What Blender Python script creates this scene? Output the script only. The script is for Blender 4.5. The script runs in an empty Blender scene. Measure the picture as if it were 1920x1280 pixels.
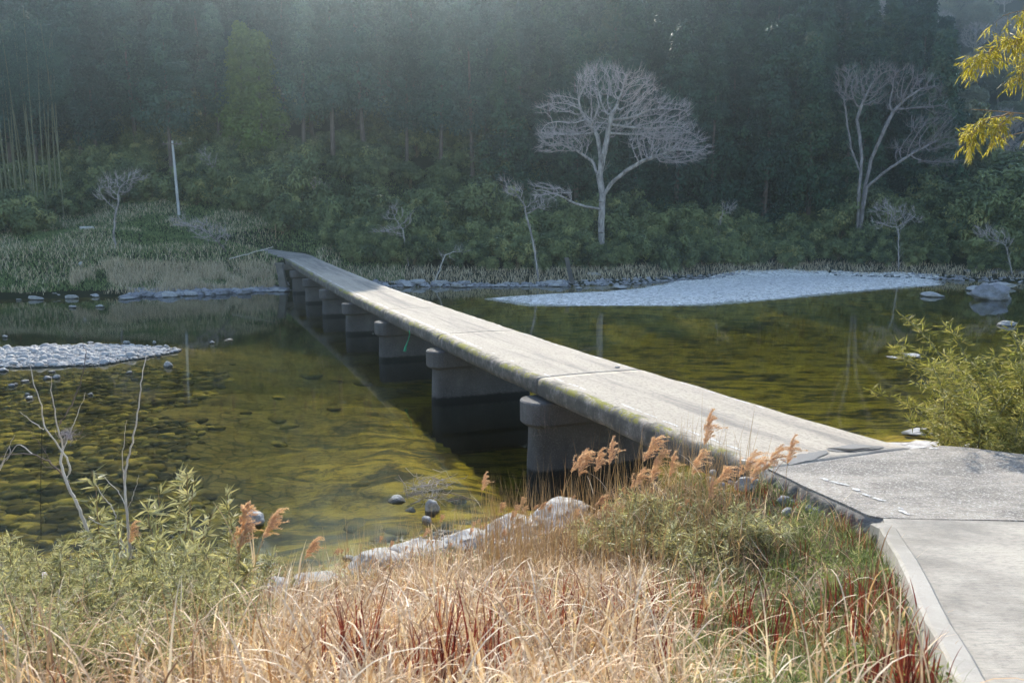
import bpy, bmesh, math, random
import numpy as np
from mathutils import Vector, Matrix

# ------------------------------------------------------------------ camera, sky, sun, exposure
sc = bpy.context.scene
CAMH, FPX, TILT = 6.5, 28 / 36 * 1920, math.atan(230 / (28 / 36 * 1920))
cam = bpy.data.objects.new('camera', bpy.data.cameras.new('camera'))
sc.collection.objects.link(cam)
cam.location = (0, 0, CAMH)
cam.rotation_euler = (math.pi / 2 - TILT, 0, 0)
cam.data.lens = 28; cam.data.sensor_width = 36
cam.data.clip_start = 0.1; cam.data.clip_end = 3000
cam.data.dof.use_dof = True; cam.data.dof.focus_distance = 18; cam.data.dof.aperture_fstop = 2.8
sc.camera = cam

SUN_EL, SUN_AZ = math.radians(32.5), math.radians(-10)      # azimuth measured from +Y towards +X
world = bpy.data.worlds.new("World"); sc.world = world; world.use_nodes = True
wn = world.node_tree; bg = wn.nodes['Background']
sky = wn.nodes.new('ShaderNodeTexSky'); sky.sky_type = 'NISHITA'; sky.sun_disc = False
sky.sun_elevation = SUN_EL; sky.sun_rotation = SUN_AZ
sky.air_density = 1.0; sky.dust_density = 0.8; sky.ozone_density = 1.0
wn.links.new(sky.outputs[0], bg.inputs[0]); bg.inputs[1].default_value = 0.14
sun = bpy.data.objects.new('sun', bpy.data.lights.new('sun', 'SUN'))
sc.collection.objects.link(sun)
sun.data.energy = 5.0; sun.data.angle = math.radians(0.5); sun.data.color = (1.0, 0.91, 0.78)
sd = Vector((math.sin(SUN_AZ) * math.cos(SUN_EL), math.cos(SUN_AZ) * math.cos(SUN_EL), math.sin(SUN_EL)))
sun.rotation_euler = sd.to_track_quat('Z', 'Y').to_euler()
sun.location = sd * 200
sc.view_settings.view_transform = 'Standard'; sc.view_settings.look = 'None'
sc.view_settings.exposure = 1.28; sc.view_settings.gamma = 1; sc.view_settings.use_curve_mapping = False
cy = sc.cycles
cy.max_bounces = 7; cy.diffuse_bounces = 3; cy.glossy_bounces = 3; cy.transmission_bounces = 4
cy.transparent_max_bounces = 12; cy.volume_bounces = 1; cy.use_denoising = True
cy.caustics_reflective = False; cy.caustics_refractive = False
cy.sample_clamp_indirect = 6

HAZE_D, HAZE_G = 0.0014, 0.95
# ------------------------------------------------------------------ helpers
R = np.random.RandomState(7); random.seed(7)
_c, _s = math.cos(TILT), math.sin(TILT)
def ray(px, py):
    v = 640 - py
    return (px - 960, FPX * _c + v * _s, -FPX * _s + v * _c)
def at(px, py, z):                       # point of the place at height z
    r = ray(px, py); t = (z - CAMH) / r[2]
    return (r[0] * t, r[1] * t, z)
def on(px, py, Y):                       # point of the place at distance Y
    r = ray(px, py); t = Y / r[1]
    return (r[0] * t, Y, CAMH + r[2] * t)

def tag(o, label=None, cat=None, group=None, kind=None):
    if label: o['label'] = label
    if cat: o['category'] = cat
    if group: o['group'] = group
    if kind: o['kind'] = kind
    return o
def empty(name, loc=(0, 0, 0), rz=0):
    o = bpy.data.objects.new(name, None); sc.collection.objects.link(o)
    o.location = loc; o.rotation_euler = (0, 0, rz); o.empty_display_size = .2
    return o
def mesh_data(name, V, F, mat=None, rnd=None, smooth=False):
    V = np.asarray(V, np.float32); F = np.asarray(F, np.int32)
    me = bpy.data.meshes.new(name); k = F.shape[1]
    me.vertices.add(len(V)); me.vertices.foreach_set('co', V.ravel())
    me.loops.add(F.size); me.loops.foreach_set('vertex_index', F.ravel())
    me.polygons.add(len(F)); me.polygons.foreach_set('loop_start', np.arange(0, F.size, k, dtype=np.int32))
    me.polygons.foreach_set('loop_total', np.full(len(F), k, np.int32))
    me.polygons.foreach_set('use_smooth', np.full(len(F), bool(smooth)))
    if rnd is not None:
        a = me.attributes.new('rnd', 'FLOAT', 'POINT'); a.data.foreach_set('value', np.asarray(rnd, np.float32))
    me.update(calc_edges=True)
    if mat: me.materials.append(mat)
    return me
def link(name, me, parent=None, loc=None, rz=0):
    o = bpy.data.objects.new(name, me); sc.collection.objects.link(o)
    if parent is not None: o.parent = parent
    if loc is not None: o.location = loc
    if rz: o.rotation_euler = (0, 0, rz)
    return o
def mk(name, V, F, mat=None, parent=None, rnd=None, smooth=False, loc=None):
    return link(name, mesh_data(name, V, F, mat, rnd, smooth), parent, loc)
def copy_tree(o, loc, rz=0, scale=None, tilt=(0, 0)):
    c = o.copy(); sc.collection.objects.link(c)
    c.location = loc; c.rotation_euler = (tilt[0], tilt[1], rz)
    if scale is not None: c.scale = scale if hasattr(scale, '__len__') else (scale,) * 3
    for ch in o.children:
        d = ch.copy(); sc.collection.objects.link(d); d.parent = c
        for g in ch.children:
            e = g.copy(); sc.collection.objects.link(e); e.parent = d
    return c
class Proto:                              # first use moves the original, later uses copy it
    def __init__(s, root): s.root = root; s.used = False
    def put(s, loc, rz=0, scale=1.0, label=None, group=None, tilt=(0, 0)):
        if not s.used:
            s.used = True; o = s.root; o.location = loc; o.rotation_euler = (tilt[0], tilt[1], rz)
            o.scale = scale if hasattr(scale, '__len__') else (scale,) * 3
        else: o = copy_tree(s.root, loc, rz, scale, tilt)
        if label: o['label'] = label
        if group: o['group'] = group
        return o

# --- numpy value noise
def _hash(ix, iy, iz):
    n = (ix * 374761393 + iy * 668265263 + iz * 2147483647 % 1274126177 * 7) & 0xffffffff
    n = ((n ^ (n >> 13)) * 1274126177) & 0xffffffff
    n = (n ^ (n >> 16)) & 0xffff
    return n / 65535.0
def vnoise(x, y, z=0.0):
    x = np.asarray(x, float); y = np.asarray(y, float); z = np.asarray(z, float) + 0 * x
    ix, iy, iz = (np.floor(a).astype(np.int64) for a in (x, y, z))
    fx, fy, fz = x - ix, y - iy, z - iz
    fx, fy, fz = (f * f * (3 - 2 * f) for f in (fx, fy, fz))
    r = 0
    for dx in (0, 1):
        for dy in (0, 1):
            for dz in (0, 1):
                w = (fx if dx else 1 - fx) * (fy if dy else 1 - fy) * (fz if dz else 1 - fz)
                r = r + w * _hash(ix + dx, iy + dy, iz + dz)
    return r * 2 - 1
def fbm(x, y, z=0.0, o=4):
    r, a, f = 0, 1.0, 1.0
    for i in range(o):
        r = r + a * vnoise(x * f + 17 * i, y * f - 9 * i, np.asarray(z) * f + 5 * i); a *= .5; f *= 2.03
    return r
def sstep(a, b, x):
    t = np.clip((np.asarray(x, float) - a) / (b - a), 0, 1); return t * t * (3 - 2 * t)
def poly_sd(x, y, P):                     # signed distance to a polygon, positive inside
    x = np.asarray(x, float); y = np.asarray(y, float); P = np.asarray(P, float)
    d = np.full(x.shape, 1e9); ins = np.zeros(x.shape, bool)
    for i in range(len(P)):
        ax, ay = P[i - 1]; bx, by = P[i]
        ex, ey = bx - ax, by - ay
        t = np.clip(((x - ax) * ex + (y - ay) * ey) / (ex * ex + ey * ey), 0, 1)
        d = np.minimum(d, np.hypot(x - ax - t * ex, y - ay - t * ey))
        c = ((ay > y) != (by > y))
        with np.errstate(divide='ignore', invalid='ignore'):
            xi = ex * (y - ay) / (ey if ey else 1e-9) + ax
        ins ^= c & (x < xi)
    return np.where(ins, d, -d)

# --- node materials
class NT:
    def __init__(s, name):
        s.m = bpy.data.materials.new(name); s.m.use_nodes = True; s.t = s.m.node_tree
        s.b = s.t.nodes['Principled BSDF']; s.out = s.t.nodes['Material Output']
    def n(s, typ, **kw):
        nd = s.t.nodes.new(typ)
        for k, v in kw.items():
            if k.startswith('i_'):
                key = k[2:]
                key = int(key) if key.isdigit() else key.replace('_', ' ')
                s.set(nd.inputs[key], v)
            else: setattr(nd, k, v)
        return nd
    def set(s, sock, v):
        if isinstance(v, bpy.types.NodeSocket): s.t.links.new(v, sock)
        else: sock.default_value = v
    def coord(s, which='Object', scale=(1, 1, 1)):
        c = s.n('ShaderNodeTexCoord'); m = s.n('ShaderNodeMapping')
        s.t.links.new(c.outputs[which], m.inputs[0]); m.inputs['Scale'].default_value = scale
        return m.outputs[0]
    def pos(s, scale=(1, 1, 1)):
        c = s.n('ShaderNodeNewGeometry'); m = s.n('ShaderNodeMapping')
        s.t.links.new(c.outputs['Position'], m.inputs[0]); m.inputs['Scale'].default_value = scale
        return m.outputs[0]
    def noise(s, vec, scale, detail=4, rough=.6, dist=0):
        return s.n('ShaderNodeTexNoise', i_Vector=vec, i_Scale=scale, i_Detail=detail, i_Roughness=rough, i_Distortion=dist).outputs[0]
    def voro(s, vec, scale, out='Distance', feature='F1', rnd=1.0):
        nd = s.n('ShaderNodeTexVoronoi', feature=feature, i_Vector=vec, i_Scale=scale, i_Randomness=rnd)
        return nd.outputs[out]
    def ramp(s, fac, stops):
        nd = s.n('ShaderNodeValToRGB', i_0=fac); cr = nd.color_ramp
        while len(cr.elements) < len(stops): cr.elements.new(0.5)
        for e, (p, c) in zip(cr.elements, stops):
            e.position = p; e.color = (*c, 1) if len(c) == 3 else c
        return nd.outputs[0]
    def fr(s, fac, a, b, x=0.0, y=1.0):
        nd = s.n('ShaderNodeMapRange', i_0=fac, i_1=a, i_2=b, i_3=x, i_4=y); nd.interpolation_type = 'SMOOTHSTEP'
        return nd.outputs[0]
    def mix(s, f, a, b, mode='MIX'):
        nd = s.n('ShaderNodeMix', data_type='RGBA', blend_type=mode)
        s.set(nd.inputs[0], f)
        for i, v in ((6, a), (7, b)):
            if isinstance(v, tuple) and len(v) == 3: v = (*v, 1)
            s.set(nd.inputs[i], v)
        return nd.outputs[2]
    def math(s, op, a, b=0.0):
        return s.n('ShaderNodeMath', operation=op, i_0=a, i_1=b).outputs[0]
    def attr(s, name='rnd'):
        return s.n('ShaderNodeAttribute', attribute_name=name).outputs['Fac']
    def objrnd(s): return s.n('ShaderNodeObjectInfo').outputs['Random']
    def xyz(s, which='pos'):
        v = s.n('ShaderNodeNewGeometry').outputs['Position'] if which == 'pos' else s.n('ShaderNodeTexCoord').outputs['Object']
        return s.n('ShaderNodeSeparateXYZ', i_0=v).outputs
    def bump(s, h, strength=.5, dist=.02, prev=None):
        nd = s.n('ShaderNodeBump', i_Strength=strength, i_Distance=dist, i_Height=h)
        if prev is not None: s.set(nd.inputs['Normal'], prev)
        return nd.outputs[0]
    def fin(s, col=None, rough=.8, normal=None, spec=.3):
        if col is not None: s.set(s.b.inputs['Base Color'], (*col, 1) if isinstance(col, tuple) and len(col) == 3 else col)
        s.set(s.b.inputs['Roughness'], rough); s.b.inputs['Specular IOR Level'].default_value = spec
        if normal is not None: s.set(s.b.inputs['Normal'], normal)
        return s.m

def leaf_mat(name, stops, trans=.35, rough=.6, objmix=0.35, spec=.25):
    k = NT(name)
    f = k.math('ADD', k.math('MULTIPLY', k.attr(), 1 - objmix), k.math('MULTIPLY', k.objrnd(), objmix))
    col = k.ramp(f, stops)
    k.fin(col, rough, spec=spec)
    tr = k.n('ShaderNodeBsdfTranslucent', i_Color=k.mix(.5, col, k.mix(1.0, col, (1.0, .95, .5), 'MULTIPLY')))
    mx = k.n('ShaderNodeMixShader', i_0=trans)
    k.t.links.new(k.b.outputs[0], mx.inputs[1]); k.t.links.new(tr.outputs[0], mx.inputs[2])
    k.t.links.new(mx.outputs[0], k.out.inputs[0])
    return k.m
def bark_mat(name, c1, c2, sc_=6.0, dist=.02):
    k = NT(name); v = k.coord('Object', (1, 1, .35)); n = k.noise(v, sc_, 5, .65)
    return k.fin(k.ramp(n, [(.3, c1), (.7, c2)]), .9, k.bump(n, .6, dist))

M = {}
M['conifer_dark'] = leaf_mat('cedar_needles', [(0, (.006, .018, .014)), (.4, (.018, .054, .038)), (.75, (.048, .11, .055)), (1, (.11, .12, .055))], .15)
M['cypress'] = leaf_mat('cypress_needles', [(0, (.006, .024, .022)), (.5, (.028, .082, .068)), (1, (.08, .17, .11))], .15)
M['bright_conifer'] = leaf_mat('light_green_needles', [(0, (.06, .11, .02)), (.6, (.14, .21, .035)), (1, (.22, .29, .06))], .35)
M['broadleaf'] = leaf_mat('evergreen_broad_leaves', [(0, (.05, .07, .045)), (.45, (.14, .17, .10)), (.8, (.26, .25, .17)), (1, (.36, .32, .25))], .3, objmix=.6)
M['bush'] = leaf_mat('bank_bamboo_leaves', [(0, (.015, .025, .013)), (.3, (.08, .115, .055)), (.7, (.23, .27, .11)), (1, (.46, .42, .17))], .18)
M['willow_leaf'] = leaf_mat('willow_leaves', [(0, (.07, .07, .03)), (.3, (.25, .25, .11)), (.65, (.52, .50, .31)), (.93, (.66, .60, .28)), (1, (.6, .45, .18))], .38, .5, .2, .35)
M['bamboo_leaf'] = leaf_mat('yellow_bamboo_leaves', [(0, (.10, .11, .02)), (.4, (.24, .24, .06)), (.8, (.42, .38, .12)), (1, (.5, .42, .2))], .45, .5, .1)
M['bamboo_yellow'] = leaf_mat('golden_bamboo_leaves', [(0, (.25, .23, .02)), (.5, (.46, .40, .05)), (1, (.6, .5, .16))], .5, .5, .1)
M['straw'] = leaf_mat('dry_straw', [(0, (.26, .13, .06)), (.25, (.52, .33, .18)), (.6, (.74, .55, .36)), (1, (.86, .74, .58))], .35, .5, 0)
M['plume'] = leaf_mat('reed_plume_fluff', [(0, (.50, .30, .18)), (.5, (.74, .50, .34)), (1, (.88, .70, .54))], .5, .8, .15)
M['reed_stem'] = leaf_mat('reed_stems', [(0, (.36, .22, .10)), (1, (.58, .42, .22))], .1, .6, .3)
M['green_grass'] = leaf_mat('green_weeds', [(0, (.07, .10, .03)), (.4, (.18, .23, .07)), (.8, (.34, .38, .15)), (1, (.52, .50, .28))], .4, .5, 0)
M['red_grass'] = leaf_mat('red_blades', [(0, (.10, .015, .015)), (.5, (.22, .04, .03)), (.85, (.34, .12, .06)), (1, (.5, .25, .14))], .35, .45, .1)
M['far_straw'] = leaf_mat('far_dry_grass', [(0, (.30, .24, .16)), (.5, (.60, .50, .35)), (1, (.76, .68, .52))], .3, .7, 0)
M['far_green'] = leaf_mat('far_green_grass', [(0, (.07, .12, .045)), (.6, (.17, .24, .09)), (1, (.30, .36, .15))], .3, .7, 0)
M['trunk'] = bark_mat('cedar_bark', (.07, .052, .045), (.17, .13, .115), 3)
M['pale_bark'] = bark_mat('pale_grey_bark', (.10, .09, .085), (.50, .46, .44), 3.2)
M['twig'] = bark_mat('bare_grey_twigs', (.30, .26, .26), (.46, .41, .405), 2)
M['faint_twig'] = bark_mat('faint_grey_twigs', (.17, .145, .15), (.27, .235, .24), 2)
M['faint_bark'] = bark_mat('slender_tree_bark', (.10, .09, .09), (.36, .33, .33), 3)
M['dark_twig'] = bark_mat('brown_twigs', (.10, .08, .07), (.24, .19, .17), 2)
M['white_stem'] = bark_mat('white_dead_wood', (.42, .38, .34), (.72, .68, .62), 9, .004)
M['culm'] = bark_mat('bamboo_culm', (.12, .12, .07), (.22, .22, .13), 2)
M['brown_stem'] = bark_mat('brown_stem', (.16, .11, .06), (.32, .22, .12), 9, .003)

# ------------------------------------------------------------------ bridge frame
r0 = ray(367, 410); BA = math.atan2(r0[0], r0[1])
U = (math.sin(BA), math.cos(BA)); N = (U[1], -U[0])
def bw(s, L): return (s * U[0] + L * N[0], s * U[1] + L * N[1])
def bl(x, y): return (x * U[0] + y * U[1], x * N[0] + y * N[1])
DS = [5, 9.7, 12, 16, 18.5, 24, 30, 35, 43, 51, 60, 70, 78, 90]
DZ = [2.78, 2.72, 2.64, 2.57, 2.5, 2.42, 2.38, 2.34, 2.31, 2.31, 2.40, 2.52, 2.63, 2.75]
def deck_z(s): return np.interp(s, DS, DZ)
L0, L1 = 7.84, 11.05
PIERS = [18.19 + 9.02 * k for k in range(7)]
S_NEAR, S_FAR = 9.45, 80.6
def road_z(y): return 2.74 + np.maximum(0, 9.5 - np.asarray(y, float)) * .142

# kerb line, from the seam down to beyond the frame
def kz(px, py, dz=.05):
    z = 3.0
    for _ in range(12): z = float(road_z(at(px, py, z)[1])) + dz
    return at(px, py, z)
KL = [kz(*p) for p in ((1653, 985), (1697, 1060), (1744, 1163), (1808, 1280))]
d = np.array(KL[3]) - np.array(KL[2]); d /= d[1]
KL += [tuple(np.array(KL[3]) + d * (-2.0)), tuple(np.array(KL[3]) + d * (-6.0) + np.array((-.6, 0, 0)))]

# ------------------------------------------------------------------ terrain
SX = [-60, -30, -15, -9.7, -6.4, -4.35, -3.1, -2.36, -1.45, 0, 1.5, 3.9, 5.2, 8, 12, 14, 17, 30, 80]
SY = [17, 15.5, 14.6, 14.1, 13.5, 13.2, 13.6, 14.5, 15.6, 16.3, 16.9, 17.2, 18.0, 20.6, 22.8, 22.4, 20, 18, 16]
FX = [-90, -60, -42, -37, -27.7, -21.4, -13.5, 5, 12, 20, 37, 45, 52, 90]
FY = [60, 62, 64.5, 65.5, 69.5, 72.6, 76.8, 77.6, 80, 87.5, 91, 87, 82.5, 84]
BAR_R = [at(*p, .1)[:2] for p in ((932, 557), (1000, 567), (1100, 569), (1200, 569), (1320, 566), (1440, 557), (1560, 546), (1650, 538), (1750, 531), (1740, 521), (1560, 515), (1400, 517), (1290, 524), (1220, 538), (1150, 545), (1043, 549))]
BAR_L = [at(*p, .05)[:2] for p in ((-160, 690), (60, 688), (180, 681), (260, 668), (318, 657), (250, 649), (100, 648), (0, 655), (-160, 655))]
FAR_PATH = [bw(S_FAR, L0), bw(S_FAR + 1.2, L0), bw(S_FAR + 4, 6.4), bw(S_FAR + 7, 4.6), bw(S_FAR + 9, 3.2), bw(S_FAR + 10, 7.2), bw(S_FAR + 7.5, 8.4), bw(S_FAR + 4.5, 10.2), bw(S_FAR + 2, L1 - .3), bw(S_FAR, L1)]
def hill_base(x): return 106 + 80 * sstep(52, 105, x) + 6 * np.sin(np.asarray(x) * .05)
def H(x, y):
    x = np.asarray(x, float); y = np.asarray(y, float)
    ys = np.interp(x, SX, SY) + .5 * fbm(x * .5, y * .5, 3.0, 3)
    d = ys - y
    # near bank
    D = np.maximum(ys - 4.8, 4)
    t = np.clip(d / D, 0, 1)
    nb = .10 * d + (3.35 - .10 * D) * np.power(t, 1.25) + np.maximum(0, 4.8 - y) * .28
    nb = nb + .10 * fbm(x * 1.1, y * 1.1, 1.0, 4) * sstep(0, 1.5, d)
    nb = nb + .22 * np.maximum(0, fbm(x * .9 + 4, y * .9, 8.0, 3)) * sstep(0, .8, d) * (1 - sstep(2.5, 4.5, d))
    # river bed
    yf = np.interp(x, FX, FY) + .6 * fbm(x * .25, y * .1, 5.0, 3)
    w = np.minimum(-d, y - yf) if False else -d
    depth = .45 + .55 * sstep(0, 1, (fbm(x * .07 + 3, y * .09, 2.0, 3) + .4)) + 3.2 * sstep(27, 50, y)
    sb, lb = x * U[0] + y * U[1], x * N[0] + y * N[1]
    depth = depth + .8 * np.exp(-((lb - 10.2) / 2.6) ** 2) * sstep(14, 20, sb)
    depth = depth - .35 * (1 - sstep(-12, -2, x)) * (1 - sstep(20, 45, y))
    bed = -np.minimum(np.maximum(w, 0) * .22, depth)
    ramp_f = (yf - y) * .2
    bed = np.maximum(bed, -np.maximum(ramp_f, 0)) 
    bed = bed + (.10 * fbm(x * .8 + y * .3, y * 1.4, 4.0, 4)) * sstep(0, 1.5, w) * sstep(0, 3, yf - y)
    z = np.where(d > 0, nb, bed)
    sR = poly_sd(x, y, BAR_R) + .5 * fbm(x * .3, y * .3, 6.0, 3); z = np.maximum(z, np.clip(sR * .07, -1.2, .14) + .012 * fbm(x * 2, y * 2, 0, 2))
    sL = poly_sd(x, y, BAR_L) + .3 * fbm(x * .6, y * .6, 7.0, 3); z = np.maximum(z, np.clip(sL * .12, -1.0, .14))
    # far bank and hillside
    g = y - yf
    hb = hill_base(x)
    fb = .25 * np.clip(g, 0, 3) + np.maximum(g - 3, 0) * .235
    fb = fb + .5 * fbm(x * .12, y * .12, 2.5, 3) * sstep(3, 12, g)
    left = 1 - sstep(-22, -8, x)
    fb = fb + left * 1.0 * sstep(4, 10, g) * (1 - sstep(16, 22, g))
    zz = np.minimum(fb, 8.5 + 0 * g)
    hl = np.maximum(y - hb, 0) * .655 + 2.5 * fbm(x * .03, y * .03, 9.0, 3) * sstep(0, 25, y - hb)
    hl = np.minimum(hl, 160)
    z = np.where(g > 0, zz + hl, z)
    # ground beside the road and the bridge end
    rz = road_z(y)
    kx = np.interp(y, [p[1] for p in KL[::-1]] + [11.2, 12.6], [p[0] for p in KL[::-1]] + [4.1, 3.5])
    left_d = kx - x
    side = (rz - .20) - np.maximum(left_d - .3, 0) * .42
    side = np.where((y < 12.5) & (left_d > 0), side + .06 * fbm(x * 1.5, y * 1.5, 2.2, 3), -9)
    rr = (12.9 + (7.3 - x) * .5) - y                       # right-hand edge of the road
    side_r = np.where(left_d <= 0, rz - .45 + np.minimum(rr, 0) * .30, -9)
    side_r = np.where(sb > S_NEAR + .2, -9, side_r)
    near = y < 30
    z = np.where(near & (d > -2), np.maximum(z, np.maximum(side, side_r)), z)
    under = (sb > S_NEAR - .1) & (lb > L0 - .6) & (lb < L1 + .8) & (sb < 30)
    z = np.where(under, np.minimum(z, np.maximum(2.0 - (sb - S_NEAR) * .5, -2)), z)
    # far landing of the bridge: an earth bank carries the path
    sp_ = poly_sd(x, y, FAR_PATH) if np.any(y > 70) else -99 + 0 * x
    pz_ = np.interp(sb, [80, 90], [2.64, 3.25])
    fl = (y > 70) & (sb > S_FAR + .4)
    z = np.where(fl & (sp_ > -6), np.maximum(z, pz_ - .16 - np.maximum(-sp_ - .2, 0) * .7), z)
    z = np.where(fl & (sp_ > -5), np.minimum(z, pz_ - .12 + np.maximum(-sp_ - .2, 0) * .75), z)
    z = np.where((y > 70) & (sp_ > -.8) & (sb <= S_FAR + .4) & (lb > L0 - .3) & (lb < L1 + .3), np.minimum(z, 1.9), z)
    return z

def grid_mesh(name, rows, ucols, xspan, mat):
    Y = np.array(rows)[:, None] + 0 * np.array(ucols)[None, :]
    X = np.array(ucols)[None, :] * np.array([xspan(y) for y in rows])[:, None]
    Z = H(X, Y)
    V = np.stack([X, Y, Z], -1).reshape(-1, 3)
    a, b = len(rows), len(ucols)
    i = (np.arange(a - 1)[:, None] * b + np.arange(b - 1)[None, :]).ravel()
    F = np.stack([i, i + 1, i + b + 1, i + b], -1)
    return mk(name, V, F, mat, smooth=True)

k = NT('earth_and_riverbed')
p = k.pos(); X3 = k.xyz(); zc = X3[2]; yc = X3[1]
n1 = k.noise(p, .9, 6, .6); n2 = k.noise(p, 6, 5, .65); n3 = k.noise(k.pos((1, 2.4, 1)), .42, 8, .68, 1.5)
soil = k.ramp(n2, [(.3, (.10, .075, .05)), (.55, (.2, .15, .1)), (.8, (.33, .27, .2))])
rock = k.ramp(k.noise(p, 3.5, 7, .7), [(.3, (.20, .18, .165)), (.5, (.45, .42, .39)), (.75, (.66, .63, .59))])
n5 = k.noise(k.pos((.8, 2.6, 1)), 1.5, 7, .7, 2.0)
bedc = k.ramp(n3, [(.38, (.028, .022, .008)), (.44, (.085, .062, .012)), (.52, (.29, .21, .028)), (.8, (.42, .31, .055))])
vor = k.voro(k.pos((1, 1.5, 1)), 2.2, feature='DISTANCE_TO_EDGE')
cob = k.fr(vor, .0, .12)
cobmask = k.math('MULTIPLY', k.fr(k.math('ADD', k.math('MULTIPLY', n1, 4.0), k.math('MULTIPLY', X3[0], -.3)), 2.5, 4.5), .9)
bedc = k.mix(k.math('MULTIPLY', k.fr(n5, .46, .38), .85), bedc, (.022, .02, .008))
bedc = k.mix(k.math('MULTIPLY', cobmask, .9), bedc, k.mix(cob, (.015, .015, .008), k.mix(k.n('ShaderNodeSeparateColor', i_0=k.voro(k.pos((1, 1.5, 1)), 2.2, 'Color')).outputs[0], (.06, .05, .02), (.15, .12, .04))))
shore = k.fr(zc, -.01, .025)
upl = k.fr(k.math('ADD', zc, k.math('MULTIPLY', n1, .7)), .75, 1.15)
land = k.mix(upl, rock, soil)
farsoil = k.ramp(k.noise(p, .5, 6, .7), [(.35, (.014, .018, .009)), (.55, (.026, .028, .015)), (.8, (.05, .045, .028))])
land = k.mix(k.fr(yc, 50, 60), land, farsoil)
col = k.mix(shore, bedc, land)
earth_mat = k.fin(col, spec=0.0, rough=k.fr(zc, 0.0, .1, .85, .92), normal=k.bump(n2, .7, .05, k.bump(k.noise(p, 25, 4, .7), .5, .015)))

xs = lambda y: 16 + .95 * max(y, 0)
us = np.linspace(-1, 1, 300)
near = grid_mesh('near_bank', np.concatenate([np.arange(-8, 2, .6), np.arange(2, 20.01, .13)]), us, xs, earth_mat)
ybr = near.data.vertices[len(near.data.vertices) - 1].co.y
bedo = grid_mesh('riverbed', np.concatenate([np.arange(ybr, 45, .35), np.linspace(45, 96, 90)]), us, xs, earth_mat)
hillo = grid_mesh('far_bank_and_hillside', np.concatenate([np.linspace(96, 125, 30), np.linspace(129, 420, 60)]), np.linspace(-1, 1, 160), xs, earth_mat)
for o, l in ((near, 'near river bank'), (bedo, 'stony river bed'), (hillo, 'wooded hillside')): tag(o, kind='structure')
# the last row of the bed and first of the hillside coincide at Y = 96

# gravel bar on the right of the river: fine pale gravel over a sheet
k = NT('pale_gravel'); v = k.voro(k.pos(), 5.0, 'Color'); e = k.voro(k.pos(), 5.0)
gv = k.ramp(k.n('ShaderNodeSeparateColor', i_0=v).outputs[0], [(0, (.36, .34, .31)), (.5, (.64, .61, .56)), (1, (.84, .81, .76))])
grav_mat = k.fin(gv, .9, k.bump(e, -.8, .06))
gx, gy = np.meshgrid(np.linspace(-6, 56, 250), np.linspace(60, 95, 160))
gz = H(gx, gy) + .012
ins = poly_sd(gx, gy, BAR_R) > -1.2
idx = np.arange(gx.size).reshape(gx.shape)
q = np.stack([idx[:-1, :-1], idx[:-1, 1:], idx[1:, 1:], idx[1:, :-1]], -1)
keep = ins[:-1, :-1] & ins[1:, 1:] & ins[:-1, 1:] & ins[1:, :-1]
F = q[keep]; used, inv = np.unique(F, return_inverse=True)
V = np.stack([gx, gy, gz], -1).reshape(-1, 3)[used]
tag(mk('gravel_bar', V, inv.reshape(-1, 4), grav_mat, smooth=True), kind='structure')

# ------------------------------------------------------------------ water
k = NT('river_water')
vv = k.pos((.55, 1.6, 1)); rip = k.noise(vv, 1.1, 5, .62, .3)
big = k.noise(k.pos((.25, .6, 1)), .6, 3, .5)
riff = k.fr(k.noise(k.pos((1, 1, 1)), .12, 2, .5), .50, .68)
nrm = k.bump(rip, k.math('ADD', .03, k.math('MULTIPLY', riff, .10)), .02, k.bump(big, .05, .03))
gl = k.n('ShaderNodeBsdfGlossy', i_Color=(.95, .97, 1, 1), i_Roughness=.035, i_Normal=nrm)
tr = k.n('ShaderNodeBsdfTransparent', i_Color=(1, 1, 1, 1))
# straight light paths: the same air-to-water reflectance from either side
fz = k.n('ShaderNodeFresnel', i_IOR=k.fr(k.n('ShaderNodeNewGeometry').outputs['Backfacing'], 0, 1, 1.33, 1 / 1.33), i_Normal=nrm)
mx = k.n('ShaderNodeMixShader', i_0=fz.outputs[0])
k.t.links.new(tr.outputs[0], mx.inputs[1]); k.t.links.new(gl.outputs[0], mx.inputs[2])
k.t.links.new(mx.outputs[0], k.out.inputs['Surface'])
ab = k.n('ShaderNodeVolumeAbsorption', i_Color=(.60, .66, .30, 1), i_Density=.42)
k.t.links.new(ab.outputs[0], k.out.inputs['Volume'])
water_mat = k.m
WX0, WX1, WY0, WY1, WB = -110, 110, 9, 99, -8.0
V = [(WX0, WY0, 0), (WX1, WY0, 0), (WX1, WY1, 0), (WX0, WY1, 0), (WX0, WY0, WB), (WX1, WY0, WB), (WX1, WY1, WB), (WX0, WY1, WB)]
F = [(0, 1, 2, 3), (7, 6, 5, 4), (0, 4, 5, 1), (1, 5, 6, 2), (2, 6, 7, 3), (3, 7, 4, 0)]
tag(mk('river_water', V, F, water_mat), kind='structure')

# ------------------------------------------------------------------ concrete materials
def concrete(name, base, dark, light, local=True, moss=None):
    k = NT(name); o = k.coord('Object')
    n1 = k.noise(o, .8, 5, .6); n2 = k.noise(o, 9, 5, .7); n3 = k.noise(o, 60, 3, .6)
    c = k.mix(k.fr(n1, .35, .7), base, dark)
    c = k.mix(k.math('MULTIPLY', k.fr(n2, .5, .75), .5), c, light)
    c = k.mix(k.math('MULTIPLY', k.fr(n3, .55, .7), .35), c, dark)
    return k, c, n1, n2, n3
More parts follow.
